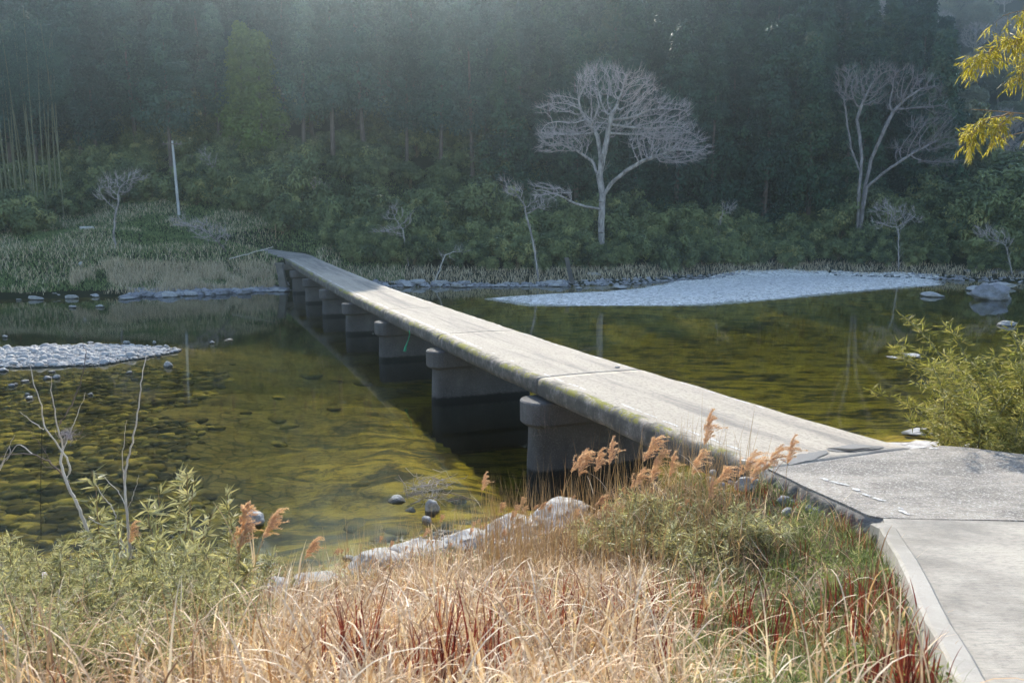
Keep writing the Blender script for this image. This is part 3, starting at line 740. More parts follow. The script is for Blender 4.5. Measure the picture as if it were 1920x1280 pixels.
def colonize(name, start, trunk_nodes, blobs, natt, seed, D=.55, infl=3.5, kill=1.1, iters=90, rtip=.012, powr=2.3, trop=(0, 0, .05), r0=None, jit=.25):
    """grow a bare crown into the union of blobs (centre, radii); trunk_nodes = list of polylines of fixed wood"""
    R.seed(seed)
    A = []
    vol = np.array([b[1][0] * b[1][1] * b[1][2] for b in blobs]); vol = vol / vol.sum()
    for b, w in zip(blobs, vol):
        n = int(natt * w) + 3; d = sphere_dirs(n) * (R.uniform(.25, 1, (n, 1)) ** (1 / 2.2)); A.append(np.array(b[0]) + d * np.array(b[1]))
    A = np.concatenate(A)
    nodes, parent = [np.array(start, float)], [-1]
    def add_poly(start_i, pts):
        cur = start_i
        for p in pts:
            p = np.array(p, float); q_ = nodes[cur]; L = np.linalg.norm(p - q_); m = max(1, int(L / D)); base = q_.copy()
            for j in range(1, m + 1):
                nodes.append(base + (p - base) * j / m + (R.normal(0, jit * .12, 3) if j < m else 0)); parent.append(cur); cur = len(nodes) - 1
        return cur
    ends = {}
    for nm, frm, pts in trunk_nodes: ends[nm] = add_poly(ends[frm] if frm else 0, pts)
    near_i = np.zeros(len(A), int); near_d = np.full(len(A), 1e9)
    def upd(i0):
        nonlocal near_d, near_i
        X = np.array(nodes[i0:])
        for s_ in range(0, len(X), 64):
            dd = np.linalg.norm(A[:, None] - X[None, s_:s_ + 64], axis=2); j = dd.argmin(1); m_ = dd[np.arange(len(A)), j]
            b = m_ < near_d; near_d[b] = m_[b]; near_i[b] = j[b] + i0 + s_
    upd(0)
    for it in range(iters):
        if len(A) == 0: break
        act = near_d < (infl if it > 6 else infl * 3)
        if not act.any(): break
        ids = near_i[act]; vec = A[act] - np.array(nodes)[ids]; vec /= np.linalg.norm(vec, axis=1, keepdims=True)
        u_, inv = np.unique(ids, return_inverse=True); S = np.zeros((len(u_), 3)); np.add.at(S, inv, vec)
        S += R.normal(0, jit, S.shape) + np.array(trop); S /= np.maximum(np.linalg.norm(S, axis=1, keepdims=True), 1e-6)
        i0 = len(nodes)
        for q_, v_ in zip(u_, S):
            nodes.append(nodes[q_] + v_ * D); parent.append(int(q_))
        upd(i0); kk = near_d > kill; A = A[kk]; near_d = near_d[kk]; near_i = near_i[kk]
    # twigs at the ends
    nn = len(nodes); child = np.zeros(nn, int)
    for p in parent[1:]: child[p] += 1
    pn_ = np.array(nodes); par = np.array(parent)
    tips = np.where(child <= 1)[0]
    extra, ep = [], []
    for i in tips:
        if par[i] < 0: continue
        d = pn_[i] - pn_[par[i]]; d /= max(np.linalg.norm(d), 1e-6)
        o_ = pn_[i] - pn_[0]; o_ /= max(np.linalg.norm(o_), 1e-6)
        for _ in range(6 if child[i] == 0 else 3):
            v_ = d * .6 + o_ * .7 + R.normal(0, .34, 3); v_ /= np.linalg.norm(v_); extra.append(pn_[i] + v_ * D * R.uniform(.8, 2.6)); ep.append(i)
    allp = np.concatenate([pn_, np.array(extra)]) if extra else pn_
    allpar = np.concatenate([par, np.array(ep, int)]) if extra else par
    rad = np.zeros(len(allp)); acc = np.zeros(len(allp))
    for i in range(len(allp) - 1, -1, -1):
        rad[i] = max(rtip, acc[i] ** (1 / powr)) if acc[i] > 0 else rtip
        if allpar[i] >= 0: acc[allpar[i]] += rad[i] ** powr
    if r0: 
        sc_ = r0 / rad[0]; rad = rtip + (rad - rtip) * (r0 - rtip) / max(rad[0] - rtip, 1e-6)
    return allp, allpar, rad
def tree_from(name, data, mat_big, mat_small, thr, label, cat='tree', group=None, sides=5):
    P, par, rad = data; org = P[0].copy(); P = P - org
    root = empty(name, tuple(org)); tag(root, label, cat, group)
    big, small = [], []
    for i in range(1, len(P)):
        j = par[i]; s = (P[j], P[i], min(rad[j], rad[i] * 1.6 + .004), rad[i])
        (big if rad[i] > thr else small).append(s)
    if big:
        V, F = tubes(big, sides + 2); mk('trunk', V, F, mat_big, root, smooth=True)
    V, F = tubes(small, 3); tag(mk('branches', V, F, mat_small, root, smooth=True), kind='stuff')
    return root
def gz1(x, y): return float(H(np.array(float(x)), np.array(float(y))))
def g3(px, py, Y):                        # a point on the ground at distance Y in the direction of a pixel column
    r = ray(px, py); x = r[0] * Y / r[1]; return (x, Y, gz1(x, Y))

# ------------------------------------------------------------------ far forest
full = [conifer('cedar_tree', 23, .08, 4.3, 175, 62, M['conifer_dark'], 100 + i, 1.35, .95) for i in range(4)]
tall = [conifer('cypress_tree', 24, .33, 3.7, 150, 62, M['cypress'], 200 + i, 1.4, .8, .6) for i in range(3)]
light = [conifer('young_cedar_tree', 19, .16, 3.4, 190, 42, M['bright_conifer'], 300, 1.3, .7, .8)]
R.seed(11); random.seed(11)
def forest_label(x, y):
    px = 960 + x / y * 1493; row = (y - 104) / 7
    where = ('far left above the bamboo stems' if px < 250 else 'behind the leaning utility pole' if px < 480 else 'above the far end of the bridge' if px < 760 else
             'left of the big bare tree' if px < 1000 else 'directly behind the big bare tree' if px < 1330 else 'between the two bare trees' if px < 1560 else 'behind the slender bare tree on the right')
    d = 'front row' if row < 1.2 else 'middle slope' if row < 4 else 'high slope'
    return where, d
rows = []
y = 108.0; row = 0
while y < 172:
    x = -.70 * y
    while x < .535 * y:
        xx = x + random.uniform(-1.1, 1.1); yy_ = y + random.uniform(-2.2, 2.2)
        if xx / yy_ < (.535 if row < 3 else .50 - .025 * (row - 3)): rows.append((xx, yy_, row))
        x += 4.4 if row < 1 else 4.8 if row < 3 else 5.4 + row * .35
    y += 6.3 if row < 3 else 7.6; row += 1
for i, (x, y, row) in enumerate(rows):
    px = 960 + x / y * 1493
    wh, d = forest_label(x, y)
    if row == 0 and 430 < px < 520: pr, nm = light[0], 'bright yellow-green conifer'
    elif px < 950 + random.uniform(-80, 80): pr, nm = random.choice(tall), 'blue-green bare-trunked cypress'
    else: pr, nm = random.choice(full), 'dark green cedar'
    s = random.uniform(.85, 1.15); 
    if row == 0 and px < 950: s *= .95
    if px > 1560: s *= .93
    pr.put((x, y, gz1(x, y) - .2), random.uniform(0, 6.28), (s, s, s * random.uniform(.92, 1.1)), f'{nm}, {d}, {wh}', f'{d} forest trees {wh}', (random.uniform(-.03, .03), random.uniform(-.03, .03)))

def broad(name, r, h, npf, per, mat, seed, cat='tree'):
    R.seed(seed); root = empty(name)
    V, F = path_tube([(0, 0, -.5), (.1, 0, h * .3), (0, .1, h * .6)], [.22, .16, .08], 6); mk('trunk', V, F, M['trunk'], root)
    C = sphere_dirs(npf, .5) * R.uniform(.5, 1, (npf, 1)) * np.array([[r, r, h * .38]]) + np.array([[0, 0, h * .6]])
    V, F, A = puffs(C, [r * .30] * npf, per, .62, .40, .1, .8, .7)
    tag(mk('crown', V, F, mat, root, A), kind='stuff'); return Proto(root)
broads = [broad('broadleaf_tree', 4.4, 9, 75, 60, M['broadleaf'], 400 + i) for i in range(3)]
def bare_proto(seed, h, r, natt, rb, matb=None, mats=None, name='bare_tree', lean=0):
    d = colonize(name, (0, 0, -.3), [('a', None, [(lean * .15, 0, h * .35)])], [((lean, 0, h * .65), (r, r, h * .36))], natt, seed, .5, 3.2, .8, 60, .02, 2.2, r0=rb)
    return Proto(tree_from(name, d, matb or M['pale_bark'], mats or M['twig'], .06, None))
bares = [bare_proto(500 + i, 10, 3.8, 900, .16) for i in range(2)]
R.seed(12); random.seed(12)
# broad-leaved and bare trees on the far hillside to the right
y = 128.0; row = 0
while y < 330:
    step = 5.0 + row * .4
    x = .40 * y if y > 150 else .54 * y
    while x < .70 * y:
        xx, yy_ = x + random.uniform(-1.8, 1.8), y + random.uniform(-3, 3); e = (gz1(xx, yy_) - CAMH) / yy_
        if e < .30:
            if random.random() < .68: random.choice(broads).put((xx, yy_, gz1(xx, yy_)), random.uniform(0, 6.28), random.uniform(.8, 1.35), 'hazy round evergreen tree on the far hillside behind the cedars', 'round trees on the far hillside')
            else: random.choice(bares).put((xx, yy_, gz1(xx, yy_)), random.uniform(0, 6.28), random.uniform(.9, 1.25), 'hazy leafless grey tree among round trees on the far hillside', 'bare trees on the far hillside')
        x += step
    y += 7 + row * .6; row += 1
# tall bamboo culms at the far left
def bamboo(seed, h):
    R.seed(seed); root = empty('tall_bamboo'); a = R.uniform(0, 6.28); b = R.uniform(.5, 2.0)
    P = [(math.cos(a) * b * t ** 2.2, math.sin(a) * b * t ** 2.2, h * t) for t in np.linspace(0, 1, 12)]
    V, F = path_tube(P, np.linspace(.08, .02, 12), 5); mk('stem', V, F, M['culm'], root)
    C = [np.array(P[i]) * (1 - t) + np.array(P[i + 1]) * t + R.normal(0, .55, 3) for i in range(7, 11) for t in (0, .2, .4, .6, .8)]
    V, F, A = puffs(np.array(C), [.9] * len(C), 46, .42, .09, .9, .8, 0); tag(mk('foliage', V, F, M['cypress'], root, A), kind='stuff'); return Proto(root)
bp = [bamboo(600 + i, 19 + i) for i in range(3)]
R.seed(13); random.seed(13)
for i in range(22):
    px = random.uniform(-30, 118); Y = random.uniform(86, 98); g = g3(px, 300, Y)
    bp[i % 3].put(g, random.uniform(0, 6.28), random.uniform(.85, 1.1), 'tall thin bamboo culm with feathery top at the far left edge of the wood', 'tall bamboo culms at the far left')

# ------------------------------------------------------------------ bushes along the far bank
def bush(name, rx, ry, h, npf, per, mat, seed, L=.34, W=.10, droop=.5):
    R.seed(seed); root = empty(name)
    segs = [((R.normal(0, .2), R.normal(0, .2), -.2), (R.normal(0, rx * .4), R.normal(0, ry * .4), h * R.uniform(.5, .9)), .03, .01) for _ in range(14)]
    V, F = tubes(segs, 4); mk('stems', V, F, M['brown_stem'], root)
    d = sphere_dirs(npf, .6) * (R.uniform(.35, 1, (npf, 1)) ** .5) * (1 + .2 * R.normal(0, 1, (npf, 1)))
    C = d * np.array([[rx, ry, h * .62]]) + np.array([[0, 0, h * .42]]); C[:, 2] = np.maximum(C[:, 2], .15)
    V, F, A = puffs(C, list(min(rx, h) * .27 * R.uniform(.7, 1.3, npf)), per, L, W * 1.5, droop, .9, .4)
    tag(mk('foliage', V, F, mat, root, A), kind='stuff'); return Proto(root)
bushes = [bush('riverside_bush', 2.3 + .3 * i, 2.0, 3.0 + .5 * i, 44, 110, M['bush'], 700 + i, .44, .13) for i in range(4)]
R.seed(14); random.seed(14)
def bank_line(px): return float(np.interp(px, [400, 520, 640, 820, 1000, 1130, 1250, 1400, 1560, 1700, 1850, 2000], [86, 84.5, 82.5, 83.5, 83, 84.5, 89.5, 94, 96, 93, 87, 84]))
for r_, (dy, h_, stp) in enumerate(((0.2, .70, 46), (2.6, .85, 44), (5.4, 1.0, 46), (8.6, 1.15, 52), (12.2, 1.25, 60), (16.5, 1.3, 66))):
    px = 410 + r_ * 12
    while px < 2000:
        ok = not (r_ < 2 and px < 620) and not (r_ < 4 and px < 500)
        if ok:
            Y = bank_line(px) + dy + random.uniform(-1, 1); g = g3(px + random.uniform(-14, 14), 400, Y)
            if poly_sd(g[0], g[1], BAR_R) < -1:
                sb_, lb_ = bl(g[0], g[1])
                if not (76 < sb_ < 92 and 1 < lb_ < 12.6):
                    s = h_ * random.uniform(.62, 1.12)
                    where = 'beside the bridge end' if px < 760 else 'left of the big bare tree' if px < 1100 else 'behind the gravel bar' if px < 1560 else 'at the right end of the bank'
                    random.choice(bushes).put((g[0], g[1], g[2] - .15), random.uniform(0, 6.28), (s, s, s * random.uniform(.8, 1.2)), f'dense green bank bush {["at the water side", "in the second rank", "in the third rank", "in the fourth rank", "in the fifth rank", "nearest the forest"][r_]}, {where}', f'bank bushes {where}, rank {r_ + 1}')
        px += stp * random.uniform(.8, 1.25)
# low evergreen bushes at the forest foot on the left
for i in range(46):
    px = random.uniform(-20, 560); Y = random.uniform(99, 105); g = g3(px, 400, Y); s = random.uniform(.55, 1.15)
    random.choice(bushes).put((g[0], g[1], g[2] - .2), random.uniform(0, 6.28), s, 'dark low bush at the foot of the forest behind the grassy bank', 'bushes at the forest foot')
for i in range(150):
    px = random.uniform(-40, 1050); Y = random.uniform(105.5, 122); g = g3(px, 400, Y); s = random.uniform(.6, 1.15)
    random.choice(bushes).put((g[0], g[1], g[2] - .2), random.uniform(0, 6.28), s, 'shaded undergrowth bush among trunks, ' + forest_label(g[0], g[1])[0], 'undergrowth ' + forest_label(g[0], g[1])[0])
for i in range(26):
    px = random.uniform(-30, 180); Y = random.uniform(80, 98); 
    if Y < 92 and px > 60: continue
    g = g3(px, 400, Y); s = random.uniform(.5, 1.0)
    random.choice(bushes).put((g[0], g[1], g[2] - .2), random.uniform(0, 6.28), s, 'dark bush under the tall bamboo at the far left', 'bushes under the far bamboo')
# big green bamboo clumps at the right edge
for (px, py, Y, s) in ((1880, 330, 97, 1.9), (1835, 370, 94, 1.6), (1925, 360, 92, 1.8), (1790, 400, 96, 1.35), (1950, 300, 104, 2.1)):
    g = g3(px, py, Y); bushes[3].put((g[0], g[1], g[2] - .2), random.uniform(0, 6.28), s, 'tall rounded green bamboo clump at the right end of the far bank', 'tall bamboo clumps at the right end')

# ------------------------------------------------------------------ bare trees on the far bank
def onp(px, py, Y): return on(px, py, Y)
Yt = 87.5; b0 = g3(1130, 445, Yt); b0 = (b0[0], b0[1], b0[2] - .3)
def T(px, py, dy=0): return on(px, py, Yt + dy)
def blob(px, py, rx, rz, dy=0, ry=None, Y=None):
    c = on(px, py, (Y or Yt) + dy); m = ((Y or Yt) + dy) / 1493 * 1.0; return (c, (rx * m, (ry or rx * .8) * m, rz * m))
blobs = [blob(1130, 155, 52, 32), blob(1100, 160, 24, 26, 2), blob(1185, 165, 46, 30, -1), blob(1055, 195, 38, 18, 1), blob(1020, 205, 18, 9, 0), blob(1030, 250, 30, 14, -1), blob(1215, 200, 42, 22, 1), blob(1265, 210, 34, 20, -1), blob(1245, 245, 60, 20, 0), blob(1150, 225, 60, 30, 0, 30), blob(1090, 240, 36, 20, 2), blob(1295, 260, 26, 14)]
d = colonize('t', b0, [('m', None, [T(1127, 420), T(1130, 370), T(1124, 330)]), ('l', 'm', [T(1126, 300), T(1120, 255, .5), T(1105, 230, 1)]), ('l2', 'm', [T(1140, 250, -.5), T(1146, 215, -1)]),
     ('r', 'm', [T(1135, 318)]), ('r2', None, []), ], blobs, 7500, 21, .45, 2.6, .6, 90, .007, 2.5, r0=.36, jit=.18)
# a second colonisation for the sweeping right limb and the low branches, rooted on the trunk
d2 = colonize('t', T(1128, 372), [('a', None, [T(1148, 342, -.5), T(1172, 322, -1), T(1205, 302, -1.5), T(1240, 290, -2)])], [blob(1265, 285, 62, 26, -2), blob(1225, 270, 50, 30, -2), blob(1310, 280, 25, 14, -2)], 2000, 22, .42, 2.6, .6, 70, .007, 2.5, r0=.21, jit=.18)
d3 = colonize('t', T(1126, 392), [('a', None, [T(1100, 388, -1), T(1070, 378, -1.6)])], [blob(1040, 362, 42, 14, -2), blob(1015, 350, 22, 10, -2)], 450, 23, .42, 3.4, .6, 60, .007, 2.5, r0=.13, jit=.18)
d4 = colonize('t', T(1127, 345), [('a', None, [T(1112, 305, 1), T(1085, 285, 2)])], [blob(1060, 265, 50, 22, 2), blob(1035, 275, 30, 14, 2)], 900, 24, .42, 2.6, .6, 60, .012, 2.3, r0=.16, jit=.18)
def merge(ds):
    P, par, rad, o = [], [], [], 0
    for (p, q_, r_) in ds:
        q_ = q_.copy(); q_[q_ >= 0] += o; P.append(p); par.append(q_); rad.append(r_); o += len(p)
    return np.concatenate(P), np.concatenate(par), np.concatenate(rad)
def tree_multi(name, ds, mb, ms, thr, label, group=None, cat='tree'):
    P, par, rad = merge(ds); org = P[0].copy(); root = empty(name, tuple(org)); tag(root, label, cat, group); P = P - org
    big, small = [], []
    for i in range(len(P)):
        j = par[i]
        if j < 0: continue
        (big if rad[i] > thr else small).append((P[j], P[i], min(rad[j], rad[i] * 1.5 + .004), rad[i]))
    V, F = tubes(big, 7); mk('trunk', V, F, mb, root, smooth=True)
    V, F = tubes(small, 3); tag(mk('branches', V, F, ms, root), kind='stuff'); return root
tree_multi('big_bare_tree', [d, d2, d3, d4], M['pale_bark'], M['twig'], .07, 'big pale leafless tree with a broad domed crown above the gravel bar')
Yt = 99.0; s0 = g3(1613, 378, Yt)
def T(px, py, dy=0): return on(px, py, Yt + dy)
dd = [colonize('t', s0, [('a', None, [T(1611, 350), T(1616, 300, .5), T(1612, 255, 1), T(1606, 225, 1)])], [blob(1622, 165, 34, 30, 1), blob(1655, 140, 30, 20, 0), blob(1600, 170, 20, 26, 1), blob(1640, 185, 26, 20, 2)], 1500, 31, .5, 3, .7, 80, .007, 2.5, r0=.2),
      colonize('t', s0, [('a', None, [T(1622, 350), T(1633, 300), T(1655, 250, -1), T(1675, 210, -1)])], [blob(1695, 150, 34, 24, -1), blob(1735, 165, 30, 22, 0), blob(1690, 195, 32, 22, -1), blob(1755, 200, 26, 18, 0)], 1500, 32, .5, 3, .7, 80, .007, 2.5, r0=.21),
      colonize('t', s0, [('a', None, [T(1625, 352, -1), T(1655, 325, -2), T(1700, 295, -3)])], [blob(1745, 235, 44, 16, -3), blob(1720, 275, 50, 14, -2), blob(1780, 265, 34, 18, -3), blob(1760, 305, 44, 10, -3)], 1300, 33, .5, 3.4, .7, 80, .007, 2.5, r0=.17),
      colonize('t', T(1612, 320), [('a', None, [T(1598, 285, 1), T(1588, 230, 2), T(1582, 180, 2)])], [blob(1590, 160, 22, 35, 2)], 300, 34, .5, 4, .7, 60, .016, 2.25, r0=.10)]
tree_multi('bare_tree', dd, M['faint_bark'], M['faint_twig'], .08, 'slender leafless tree forking from the base against dark cedars on the right')
def small_bare(base, paths, blobs, n, seed, label, mb='pale_bark', ms='twig', r0=.07, rt=.009, Y=80, name='small_bare_tree', D=.35):
    g = g3(base[0], base[1], Y)
    d = colonize('t', (g[0], g[1], g[2] - .1), [('a', None, [on(x, y_, Y + dy) for x, y_, dy in paths])], [blob(x, y_, rx, rz, dy, None, Y) for x, y_, rx, rz, dy in blobs], n, seed, D, 3.5, .5, 50, rt, 2.2, r0=r0)
    return tree_multi(name, [d], M[mb], M[ms], .035, label)
small_bare((218, 485), [(213, 440, 0), (216, 405, 0), (222, 380, 0)], [(215, 350, 32, 20, 0), (245, 335, 30, 14, .5), (195, 370, 18, 16, -.5)], 220, 41, 'small leafless tree with a windswept top on the grassy bank left of the utility pole', Y=76, r0=.09)
small_bare((425, 470), [(410, 455, 0), (390, 435, .5)], [(370, 425, 38, 12, 0), (400, 440, 35, 16, 0), (345, 415, 30, 10, 1)], 260, 42, 'leafless brownish shrub leaning left on the bank near the far bridge end', 'dark_twig', 'twig', .07, Y=79, name='bare_shrub')
small_bare((1010, 494), [(1000, 455, 0), (990, 415, .3), (985, 395, .3)], [(965, 360, 22, 14, 0), (1010, 385, 22, 12, 0), (950, 345, 14, 8, .5)], 130, 43, 'thin crooked bare sapling rising from bushes between the bridge and the big bare tree', Y=79.5, r0=.10)
small_bare((765, 452), [(755, 430, 0), (745, 415, 0)], [(735, 400, 18, 20, 0), (730, 435, 30, 8, 0), (760, 410, 16, 12, 0)], 110, 44, 'small grey dead shrub among green bushes right of the far bridge end', Y=83, r0=.06, name='bare_shrub')
small_bare((815, 492), [(835, 478, 0), (850, 472, 0)], [(860, 472, 16, 8, 0), (835, 480, 14, 6, 0)], 70, 45, 'pale dead branches leaning over the bank stones right of the bridge', 'white_stem', 'pale_bark', .06, Y=79, name='dead_branch')
small_bare((1688, 470), [(1685, 440, 0), (1680, 420, 0)], [(1665, 395, 32, 18, 0), (1700, 410, 28, 18, 0), (1650, 420, 20, 12, 0)], 180, 46, 'pale leafless shrub standing in the bushes below the slender bare tree', Y=90, r0=.07, name='bare_shrub')
small_bare((1905, 470), [(1885, 460, 0), (1865, 450, 0)], [(1860, 440, 28, 10, 0), (1880, 455, 24, 10, 0), (1845, 428, 14, 8, 0)], 120, 47, 'fallen bare branch lying in the bushes at the right edge of the bank', Y=84, r0=.06, name='dead_branch')
small_bare((600, 395), [(600, 372, 0), (590, 355, 0)], [(580, 340, 22, 16, 0), (600, 355, 20, 12, 0)], 90, 48, 'faint bare shrub in the haze above the far bridge end', Y=96, r0=.06, name='bare_shrub')
small_bare((1340, 420), [(1355, 395, 0)], [(1365, 390, 18, 14, 0)], 50, 49, 'thin grey shrub in the bushes right of the big bare tree', Y=96, r0=.04, name='bare_shrub')
small_bare((1415, 200), [(1405, 180, 0)], [(1400, 160, 10, 10, 0)], 10, 50, 'x', Y=96, r0=.04) if False else None
small_bare((45, 262), [(47, 245, 0)], [(50, 235, 8, 6, 0)], 14, 51, 'x', Y=96, r0=.04) if False else None
small_bare((398, 330), [(398, 315, 0), (392, 300, 0)], [(385, 295, 14, 16, 0), (402, 310, 10, 16, 0)], 50, 52, 'pale drooping dead branches at the forest foot right of the utility pole', Y=101, r0=.04, name='dead_branch')

# utility pole
Yp = 94.0; g = g3(335, 390, Yp); top = on(323, 264, Yp)
up = empty('utility_pole', (g[0], g[1], g[2] - .1)); tag(up, 'pale concrete utility pole with one crossarm leaning left at the forest edge', 'utility pole')
Pp = [(0, 0, 0), ((top[0] - g[0]) * .5, 0, (top[2] - g[2]) * .5), (top[0] - g[0], 0, top[2] - g[2] + .1)]
V, F = path_tube(Pp, [.17, .15, .12], 10); mk('pole', V, F, bark_mat('pole_concrete', (.38, .38, .38), (.55, .55, .55), 2), up, smooth=True)
V, F = loft([[(-1.15, -.06, z), (1.15, -.06, z), (1.15, .06, z), (-1.15, .06, z)] for z in (0, .13)]); ca = poly_obj('crossarm', V, F, M['dark_twig'], up); ca.location = (Pp[2][0] + .05, -.18, Pp[2][2] - .45)
for dx in (-1.0, -.5, .5, 1.0):
    V, F = loft([[(math.cos(a) * r_, math.sin(a) * r_, z) for a in np.linspace(0, 6.28, 7)[:-1]] for z, r_ in ((0, .03), (.05, .06), (.1, .035), (.16, .055), (.2, .02))])
    ins = poly_obj('insulator', V, F, kerb_mat, ca); ins.location = (dx, 0, .13)
V, F = loft([[(-.13, 0, z), (.13, 0, z), (.13, .02, z), (-.13, .02, z)] for z in (0, .3)]); pl = poly_obj('plate', V, F, paint_mat, up); pl.location = (Pp[1][0] + .1, -.18, 2.6)

# leaning concrete posts at the water's edge
def post(name, pb, pt, Y, w, dpt, label, cap=False):
    b = on(*pb, Y); t = on(*pt, Y); root = empty(name, b); tag(root, label, 'post')
    dx, dz = t[0] - b[0], t[2] - b[2]
    r_ = [[(dx * q_ + sx * w * s_, sy * dpt * s_, dz * q_) for sx, sy in ((-1, -1), (1, -1), (1, 1), (-1, 1))] for q_, s_ in ((-.25, .62), (0, .58), (.6, .5), (1, .5))]
    V, F = loft(r_); poly_obj('shaft', V, F, pier_mat if not cap else rough_mat, root, bevel=.02)
    r_ = [[(dx * q_ + sx * w * s_, sy * dpt * s_, dz * q_) for sx, sy in ((-1, -1), (1, -1), (1, 1), (-1, 1))] for q_, s_ in ((.985, .56), (1.06, .60), (1.09, .50))]
    V, F = loft(r_); poly_obj('head', V, F, rough_mat, root, bevel=.02)
post('leaning_pillar', (534, 546), (524, 497), 73, .62, .5, 'leaning pale concrete pillar under the left corner of the far bridge end', True)
post('leaning_post', (1073, 530), (1063, 487), 78.5, .42, .35, 'leaning square concrete post on the stony bank right of the bridge')
V, F = path_tube([on(517, 447, 82), on(516, 420, 82)], [.05, .04], 6); tag(mk('marker_stick', V, F, M['brown_stem']), 'thin brown marker stick on the slope above the far bridge end', 'stick')
P_ = smooth_path([on(430, 485, 77), on(470, 474, 78), on(512, 463, 79)], 8, .03); V, F = path_tube(P_, np.linspace(.05, .03, 8), 5); tag(mk('fallen_pole', V, F, M['white_stem']), 'thin pale pole lying against the bank left of the far bridge end', 'pole')

# ------------------------------------------------------------------ grass of the far bank
R.seed(15)
def far_grass(name, n, xr, yr, mat, hmin, hmax, w, mask, label_kind='stuff', bend=(.2, 1.2)):
    px = R.uniform(xr[0], xr[1], n); Y = R.uniform(yr[0], yr[1], n); x = (px - 960) / 1493 * Y
    m = mask(x, Y, px); x, Y = x[m], Y[m]; z = H(x, Y); m = z > .1; x, Y, z = x[m], Y[m], z[m]; n = len(x)
    V, F, A = blades(np.stack([x, Y, z - .03], -1), R.uniform(0, 6.28, n), R.uniform(hmin, hmax, n), np.full(n, w) * R.uniform(.6, 1.3, n), R.uniform(0, .5, n), R.uniform(*bend, n), R.rand(n), 2, 1.5)
    return tag(mk(name, V, F, mat, None, A), kind='stuff')
def offb(x, y):
    s_, l_ = x * U[0] + y * U[1], x * N[0] + y * N[1]; return (poly_sd(x, y, FAR_PATH) < -.12) & ~((s_ > 70) & (s_ < S_FAR + .3) & (l_ > L0 - .2) & (l_ < L1 + .2))
def gF(x, y): return y - np.interp(x, FX, FY)
far_grass('far_green_grass', 110000, (-40, 760), (66, 108), M['far_green'], .12, .38, .11, lambda x, y, px: (gF(x, y) > 1.5) & offb(x, y))
far_grass('far_brown_weeds', 30000, (-40, 640), (66, 104), M['dark_twig'] if False else M['far_straw'], .2, .7, .07, lambda x, y, px: (gF(x, y) > .6) & offb(x, y) & (fbm(x * .22 + 9, y * .22, 4, 3) + .25 * R.rand(len(x)) > .2))
far_grass('dry_reed_bank', 42000, (130, 520), (66, 82), M['far_straw'], .35, 1.0, .05, lambda x, y, px: (gF(x, y) > .5) & (gF(x, y) < 7) & offb(x, y) & (fbm(x * .5, y * .5, 6, 2) + .5 * R.rand(len(x)) + np.interp(px, [130, 190, 260, 440, 500], [-.6, -.1, .5, .4, -.4]) > .3), bend=(.1, .9))
far_grass('bank_undergrowth', 46000, (540, 1960), (76, 100), M['far_straw'], .2, .75, .07, lambda x, y, px: (gF(x, y) > .8) & (gF(x, y) < 5.5) & offb(x, y) & (poly_sd(x, y, BAR_R) < -.3), bend=(.2, 1.5))

# ------------------------------------------------------------------ stones
k = NT('pale_river_stone'); ob = k.coord('Object'); n1 = k.noise(ob, 3, 6, .7); n2 = k.noise(ob, 18, 4, .7)
c = k.mix(k.fr(n1, .3, .7), (.44, .43, .415), (.25, .245, .24)); c = k.mix(k.math('MULTIPLY', k.fr(n2, .5, .7), .6), c, (.56, .55, .53))
wet = k.fr(k.math('ADD', k.xyz()[2], k.math('MULTIPLY', n1, -.08)), .06, .0)
c = k.mix(k.math('MULTIPLY', wet, .9), c, (.045, .045, .035)); stone_mat = k.fin(c, .85, k.bump(n1, .6, .06, k.bump(n2, .5, .015)))
k = NT('grey_river_stone'); ob = k.coord('Object'); n1 = k.noise(ob, 3, 6, .7); n2 = k.noise(ob, 18, 4, .7)
c = k.mix(k.fr(n1, .3, .7), k.mix(k.attr(), (.28, .28, .30), (.50, .50, .52)), (.14, .14, .145)); c = k.mix(k.math('MULTIPLY', k.fr(n2, .5, .7), .5), c, (.55, .55, .56))
wet = k.fr(k.xyz()[2], .05, .0); c = k.mix(k.math('MULTIPLY', wet, .9), c, (.04, .04, .035)); gstone_mat = k.fin(c, .85, k.bump(n1, .6, .06, k.bump(n2, .5, .015)))
k = NT('underwater_stone'); ob = k.pos(); n1 = k.noise(k.pos((1, 2.4, 1)), .9, 6, .65)
c = k.mix(k.math('POWER', k.attr(), 1.6), (.07, .052, .012), (.33, .25, .055)); c = k.mix(k.fr(n1, .42, .62), c, (.035, .028, .010)); ustone_mat = k.fin(c, .9, spec=0.0)
def ico(sub):
    bm = bmesh.new(); bmesh.ops.create_icosphere(bm, subdivisions=sub, radius=1); V = np.array([v.co[:] for v in bm.verts]); F = np.array([[v.index for v in f.verts] for f in bm.faces]); bm.free(); return V, F
IV1, IF1 = ico(1); IV2, IF2 = ico(2); IV3, IF3 = ico(3); IV4, IF4 = ico(4)
def stone_mesh(seed, sub=3, rough=.25, sharp=0.0, mat=None):
    V, F = {2: (IV2, IF2), 3: (IV3, IF3), 4: (IV4, IF4)}[sub]; V = V.copy()
    n_ = fbm(V[:, 0] * 1.3 + seed * 7, V[:, 1] * 1.3, V[:, 2] * 1.3 + seed, 4)
    if sharp:
        rs = np.random.RandomState(seed); 
        for _ in range(9):
            d = rs.normal(0, 1, 3); d /= np.linalg.norm(d); h = rs.uniform(.55, .9); t = V @ d; V = V - np.outer(np.maximum(t - h, 0), d) * sharp
    V = V * (1 + rough * n_ + .05 * fbm(V[:, 0] * 5 + seed, V[:, 1] * 5, V[:, 2] * 7, 3))[:, None]
    return mesh_data('stone', V, F, mat or stone_mat, smooth=True)
SM = [stone_mesh(i, 4, .26, 1.0) for i in range(6)]
